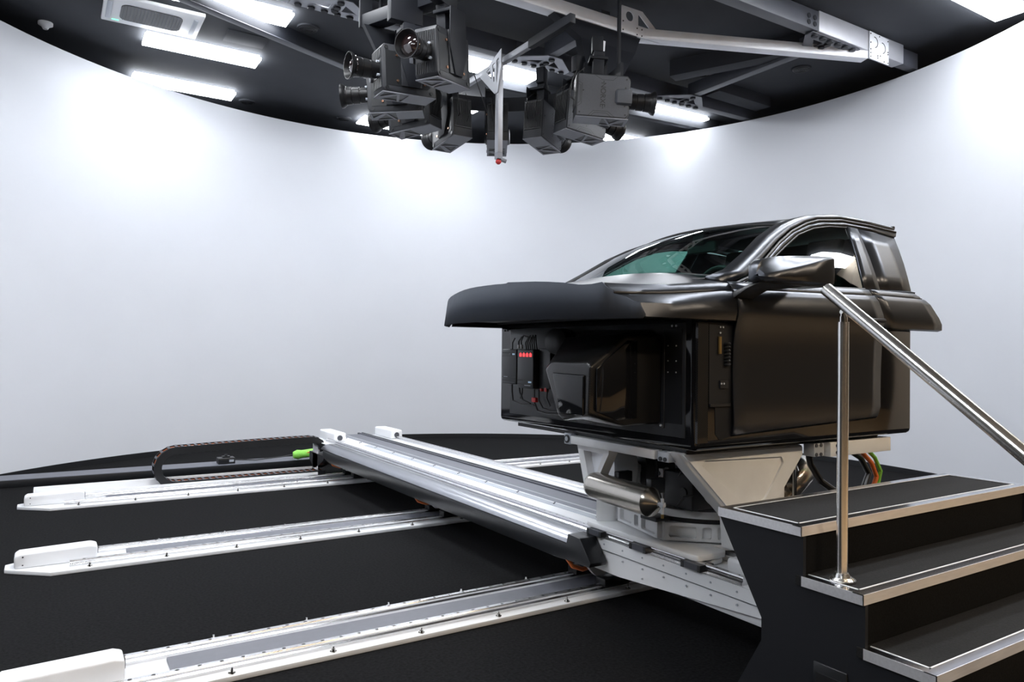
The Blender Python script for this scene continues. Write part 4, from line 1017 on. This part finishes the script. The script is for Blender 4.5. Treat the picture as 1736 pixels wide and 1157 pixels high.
# roof skin
b = MB(); rings = []
for i in range(5, 10):
    x, w_, z = W_in[i]
    rings.append([(x - .10*(1-(u/w_)**2)*(1 if i < 7 else 0)*(.9 if i == 5 else .5), YC+u, z+.035*(1-(u/w_)**2)) for u in [w_*(-1+2*k/12) for k in range(13)]])
b.loft(rings, closed=False); o = b.build('roof', 'paint', car, smooth=True); m_ = o.modifiers.new('sol', 'SOLIDIFY'); m_.thickness = .02; m_.offset = -1
b = MB(); b.tube([(W_in[9][0], YC+u, W_in[9][2]+.02*(1-(u/.62)**2)) for u in [.70*(-1+2*k/12) for k in range(13)]], .014, 6); b.build('roof_rear_lip', 'rubber', car, smooth=True)
# windshield
b = MB(); rings = []
for i in range(0, 6):
    x, w_, z = W_in[i]
    bow = .17 if i < 5 else .09
    rings.append([(x - (.20-.02*i)*(1-(u/w_)**2)*.9, YC+u, z+(.010+.005*i)*(1-(u/w_)**2)) for u in [w_*(-1+2*k/14) for k in range(15)]])
b.loft(rings, closed=False); b.build('windshield', 'glass', car, smooth=True)
def wsp(i, u):
    x, w_, z = W_in[i]; return (x-(.20-.02*i)*(1-(u/w_)**2)*.9, YC+u, z+(.010+.005*i)*(1-(u/w_)**2))
b = MB(); b.tube([wsp(0, -.84+1.68*k/14) for k in range(15)], .010, 6); b.tube([wsp(5, -.63+1.26*k/14) for k in range(15)], .010, 6)
for s_ in (-1, 1): b.tube([wsp(i, s_*W_in[i][1]) for i in range(6)], .010, 6)
b.build('windshield_seal', 'rubber', car, smooth=True)
# cowl to close hood and pillars
b = MB(); rings = []
for k in range(13):
    u = -.93+1.86*k/12
    c = 1-(u/.94)**2
    rings.append([(2.95, YC+u*.96, 2.02), (3.18, YC+u*.96, 2.06+.08*max(c, 0)**.8), (3.5, YC+u*.93, 2.06+.02*c)])
b.loft(rings, closed=False); b.build('cowl', 'visor', car, smooth=True)
# visor shell round the nose
b = MB(); rings = []
for u, top in VT:
    x = nose_x(u/1.0)
    h = (top-1.866)/.2
    rings.append([(x-.034*(1-.35*abs(u)), YC+u*1.008, 1.866), (x-.004, YC+u*(1.008-.008*h), top)])
b.loft(rings, closed=False); o = b.build('nose_visor', 'visor', car, smooth=True); m_ = o.modifiers.new('sol', 'SOLIDIFY'); m_.thickness = .012; m_.offset = 0
# underside of the hood
b = MB(); b.prism([(2.42, YC-.93), (2.20, YC-.5), (2.14, YC), (2.20, YC+.5), (2.42, YC+.93), (2.80, YC+.96), (2.80, YC-.96)], lambda u, v, q: (u, v, q), 1.905, 1.925); b.build('hood_underside', 'matte', car)
b = MB(); b.box(2.74, 4.8, YC-.93, YC+.93, 1.895, 1.93); b.build('cabin_floor', 'matte', car)
# --- cabin interior
b = MB(); b.box(3.05, 3.35, YC-.80, YC+.80, 1.93, 2.10); b.build('dashboard', 'interior', car, bevel=.04, seg=3)
for s_ in (-1, 1):
    c = YC+s_*.38
    b = MB(); b.box(3.95, 4.45, c-.24, c+.24, 1.93, 2.02); st = b.build('seat', 'interior', car, bevel=.03)
    b = MB(); b.prism([(4.42, 1.97), (4.55, 1.97), (4.72, 2.36), (4.60, 2.38)], lambda u, v, q: (u, c+q, v), -.24, .24); b.build('seat_back', 'interior', car, bevel=.03)
    b = MB(); b.prism([(4.62, 2.38), (4.70, 2.38), (4.74, 2.52), (4.66, 2.52)], lambda u, v, q: (u, c+q, v), -.13, .13); b.build('headrest', 'interior', car, bevel=.02)
b = MB(); ring = [(3.58+.05*math.sin(a)*.3, YC-.38+.18*math.cos(a), 2.08+.17*math.sin(a)) for a in [2*PI*k/24 for k in range(25)]]; b.tube(ring, .014, 8); b.cyl((3.3, YC-.38, 2.05), (3.58, YC-.38, 2.08), .03, n=10); b.build('steering_wheel', 'interior', car, smooth=True)
b = MB(); b.box(3.83, 3.87, YC-.13, YC+.13, 2.40, 2.475); b.box(3.80, 3.86, YC-.05, YC+.05, 2.46, 2.56); b.build('rear_view_mirror', 'interior', car, bevel=.01)
b = MB(); b.loft([[(4.80, YC-.93, 1.93), (4.83, YC-.93, 1.93), (4.83, YC+.93, 1.93), (4.80, YC+.93, 1.93)], [(4.84, YC-.89, 2.12), (4.87, YC-.89, 2.12), (4.87, YC+.89, 2.12), (4.84, YC+.89, 2.12)], [(4.94, YC-.67, 2.55), (4.97, YC-.67, 2.55), (4.97, YC+.67, 2.55), (4.94, YC+.67, 2.55)]]); b.build('rear_bulkhead', 'interior', car)
b = MB(); b.loft([[(W_in[i][0]+.03, YC-W_in[i][1]+.03, W_in[i][2]-.035), (W_in[i][0]+.03, YC+W_in[i][1]-.03, W_in[i][2]-.035)] for i in range(5, 10)], closed=False); b.build('headliner', 'interior', car)
# --- mirror on the near side, with its arm; and one on the far side
for s_ in (1, -1):
    arm = MB(); arm.loft([[G(3.02, s_, .985, 1.985), G(3.16, s_, .99, 1.985), G(3.13, s_, .985, 2.03), G(3.03, s_, .985, 2.03)],
                [G(3.02, s_, 1.08, 2.035), G(3.18, s_, 1.08, 2.03), G(3.19, s_, 1.08, 2.065), G(3.05, s_, 1.08, 2.065)],
                [G(3.05, s_, 1.15, 2.07), G(3.40, s_, 1.15, 2.06), G(3.40, s_, 1.15, 2.085), G(3.06, s_, 1.15, 2.085)]])
    ar = arm.build('mirror_arm', 'rubber', car, bevel=.008)
    # housing: a wedge with a crease climbing to the rear top
    hs = MB(); rings = []
    for x, zb_, zt_, wi, wo, zc_ in ((3.008, 2.090, 2.115, 1.145, 1.165, 2.10), (3.020, 2.074, 2.150, 1.10, 1.200, 2.104), (3.05, 2.068, 2.178, 1.07, 1.220, 2.110), (3.10, 2.066, 2.195, 1.045, 1.230, 2.120), (3.20, 2.064, 2.212, 1.02, 1.238, 2.142), (3.35, 2.062, 2.226, 1.0, 1.246, 2.178), (3.49, 2.060, 2.236, .985, 1.250, 2.215), (3.515, 2.064, 2.233, .985, 1.246, 2.215), (3.523, 2.075, 2.222, .99, 1.236, 2.208)):
        d_ = wo-wi; k_ = (zt_-zc_)/.12
        rings.append([G(x, s_, wi, zb_+.01), G(x, s_, wi+.25*d_, zb_), G(x, s_, wi+.8*d_, zb_), G(x, s_, wo-.012, zb_+.004), G(x, s_, wo, zb_+.016), G(x, s_, wo+.004, (zb_+zc_)/2), G(x, s_, wo, zc_-.006), G(x, s_, wo-.008, zc_+.004), G(x, s_, wo-.05*d_/.25-.05*k_, zc_+.6*(zt_-zc_)), G(x, s_, wi+.55*d_, zt_), G(x, s_, wi+.2*d_, zt_), G(x, s_, wi, zt_-.015)])
    hs.loft(rings); h_ = hs.build('mirror_housing', 'paint', car, smooth=True)
    mg = MB(); mg.face([G(3.527, s_, 1.01, 2.09), G(3.527, s_, 1.25, 2.09), G(3.527, s_, 1.235, 2.21), G(3.527, s_, 1.02, 2.21)]); mg.build('mirror_glass', 'chrome', h_)
car.children  # all parts stay under the car

# ================================================================== STAIRS
st = thing('portable_stairs', (3.5, 1.6, 0), 'black carpeted portable stairs with aluminium nosings and a steel handrail', 'stairs')
sx0, sx1 = 2.60, 4.55
fr_ = [1.905, 1.635, 1.365, 1.095, .825]      # front edges from the top platform down
zz = [1.0, .8, .6, .4, .2]
th = .040
for sx, sd in ((sx0+.012, 1), (sx1-.012, -1)):
    poly = [(2.345, 1.0-th), (2.11, .567), (2.11, .470), (2.37, 0)]
    poly += [(fr_[4], 0), (fr_[4], .2-th), (fr_[3], .2-th), (fr_[3], .4-th), (fr_[2], .4-th), (fr_[2], .6-th), (fr_[1], .6-th), (fr_[1], .8-th), (fr_[0], .8-th), (fr_[0], 1.0-th)]
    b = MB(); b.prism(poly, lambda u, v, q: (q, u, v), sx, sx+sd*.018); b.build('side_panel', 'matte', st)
for i in range(5):
    yb = 2.345 if i == 0 else fr_[i-1]
    yf, zt = fr_[i], zz[i]
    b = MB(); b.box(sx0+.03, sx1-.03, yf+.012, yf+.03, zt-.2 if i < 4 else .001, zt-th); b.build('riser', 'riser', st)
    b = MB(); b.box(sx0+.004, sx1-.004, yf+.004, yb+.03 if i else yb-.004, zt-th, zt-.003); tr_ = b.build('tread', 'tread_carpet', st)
    # metal nosing: front face, left end, right end, flat top band
    loops = [[(sx0, yf), (sx1, yf), (sx1, yb), (sx0, yb)], [(sx0+.05, yf+.05), (sx1-.05, yf+.05), (sx1-.05, yb-(.05 if i == 0 else -.02)), (sx0+.05, yb-(.05 if i == 0 else -.02))]]
    b = MB()
    b.box(sx0, sx1, yf, yf+.003, zt-th, zt); b.box(sx0, sx0+.003, yf, yb, zt-th, zt); b.box(sx1-.003, sx1, yf, yb, zt-th, zt)
    b.build('nosing', 'nosing', tr_)
    b = MB()
    b.box(sx0, sx1, yf+.003, yf+.045, zt-.0025, zt); b.box(sx0+.003, sx0+.045, yf+.045, yb, zt-.0025, zt); b.box(sx1-.045, sx1-.003, yf+.045, yb, zt-.0025, zt)
    if i == 0: b.box(sx0+.045, sx1-.045, yb-.045, yb, zt-.0025, zt)
    b.build('nosing_band', 'nosing_top', tr_)
    b = MB(); e = .006
    b.box(sx0+.045, sx1-.045, yf+.045, yf+.045+e, zt-.001, zt+.0015); b.box(sx0+.045, sx0+.045+e, yf+.045, yb-(.045 if i == 0 else 0), zt-.001, zt+.0015); b.box(sx1-.045-e, sx1-.045, yf+.045, yb-(.045 if i == 0 else 0), zt-.001, zt+.0015)
    if i == 0: b.box(sx0+.045, sx1-.045, yb-.045-e, yb-.045, zt-.001, zt+.0015)
    b.build('inlay_edge', 'bright_line', tr_)
# carry handle recess
b = MB(); b.box(sx0+.004, sx0+.013, 1.705, 1.85, .36, .478); b.build('carry_handle_frame', 'black', st, bevel=.003)
b = MB(); b.box(sx0+.0005, sx0+.005, 1.72, 1.835, .375, .44); b.build('carry_handle_recess', 'rubber', st)
# handrail
px, py_ = 2.70, 1.79
hr = MB(); d0 = Vector((0, -.727, -.575)).normalized()
top0 = Vector((px, 1.875, 1.985)); end0 = Vector((px, .62, .985))
d0 = (Vector((px, 1.142, 1.387))-Vector((px, 1.862, 1.972))).normalized()
top0 = Vector((px, 1.869, 1.974)); end0 = top0+d0*1.75
hr.lathe(top0, end0, [(0, .012), (0.0, .0265), (1, .0265)], 32)
rail = hr.build('handrail', 'brushed_z', st, smooth=True)
def rail_z(y): return top0.z + (y-top0.y)*d0.z/d0.y
for yy, zb_ in ((1.79, .8), (.71+.27, .2)):
    zt_ = rail_z(yy)-.075
    b = MB(); b.cyl((px, yy, zb_+.008), (px, yy, zt_), .0215, n=28); b.build('handrail_post', 'brushed_z', rail, smooth=True)
    b = MB(); b.cyl((px, yy, zb_), (px, yy, zb_+.006), .052, n=36); b.cyl((px, yy, zb_+.006), (px, yy, zb_+.014), .046, .040, n=36); b.cyl((px, yy, zb_+.014), (px, yy, zb_+.030), .032, .026, n=36); b.build('post_flange', 'brushed_z', rail)
    b = MB(); b.cyl((px, yy, zt_), (px, yy, zt_+.022), .016, n=20); b.cyl((px, yy, zt_+.022), (px, yy, zt_+.045), .013, n=20); b.box(px-.006, px+.006, yy-.010, yy+.010, zt_+.03, zt_+.065); b.cyl((px-.014, yy, zt_+.04), (px+.014, yy, zt_+.04), .008, n=12); b.build('swivel_joint', 'chrome', rail, smooth=True)
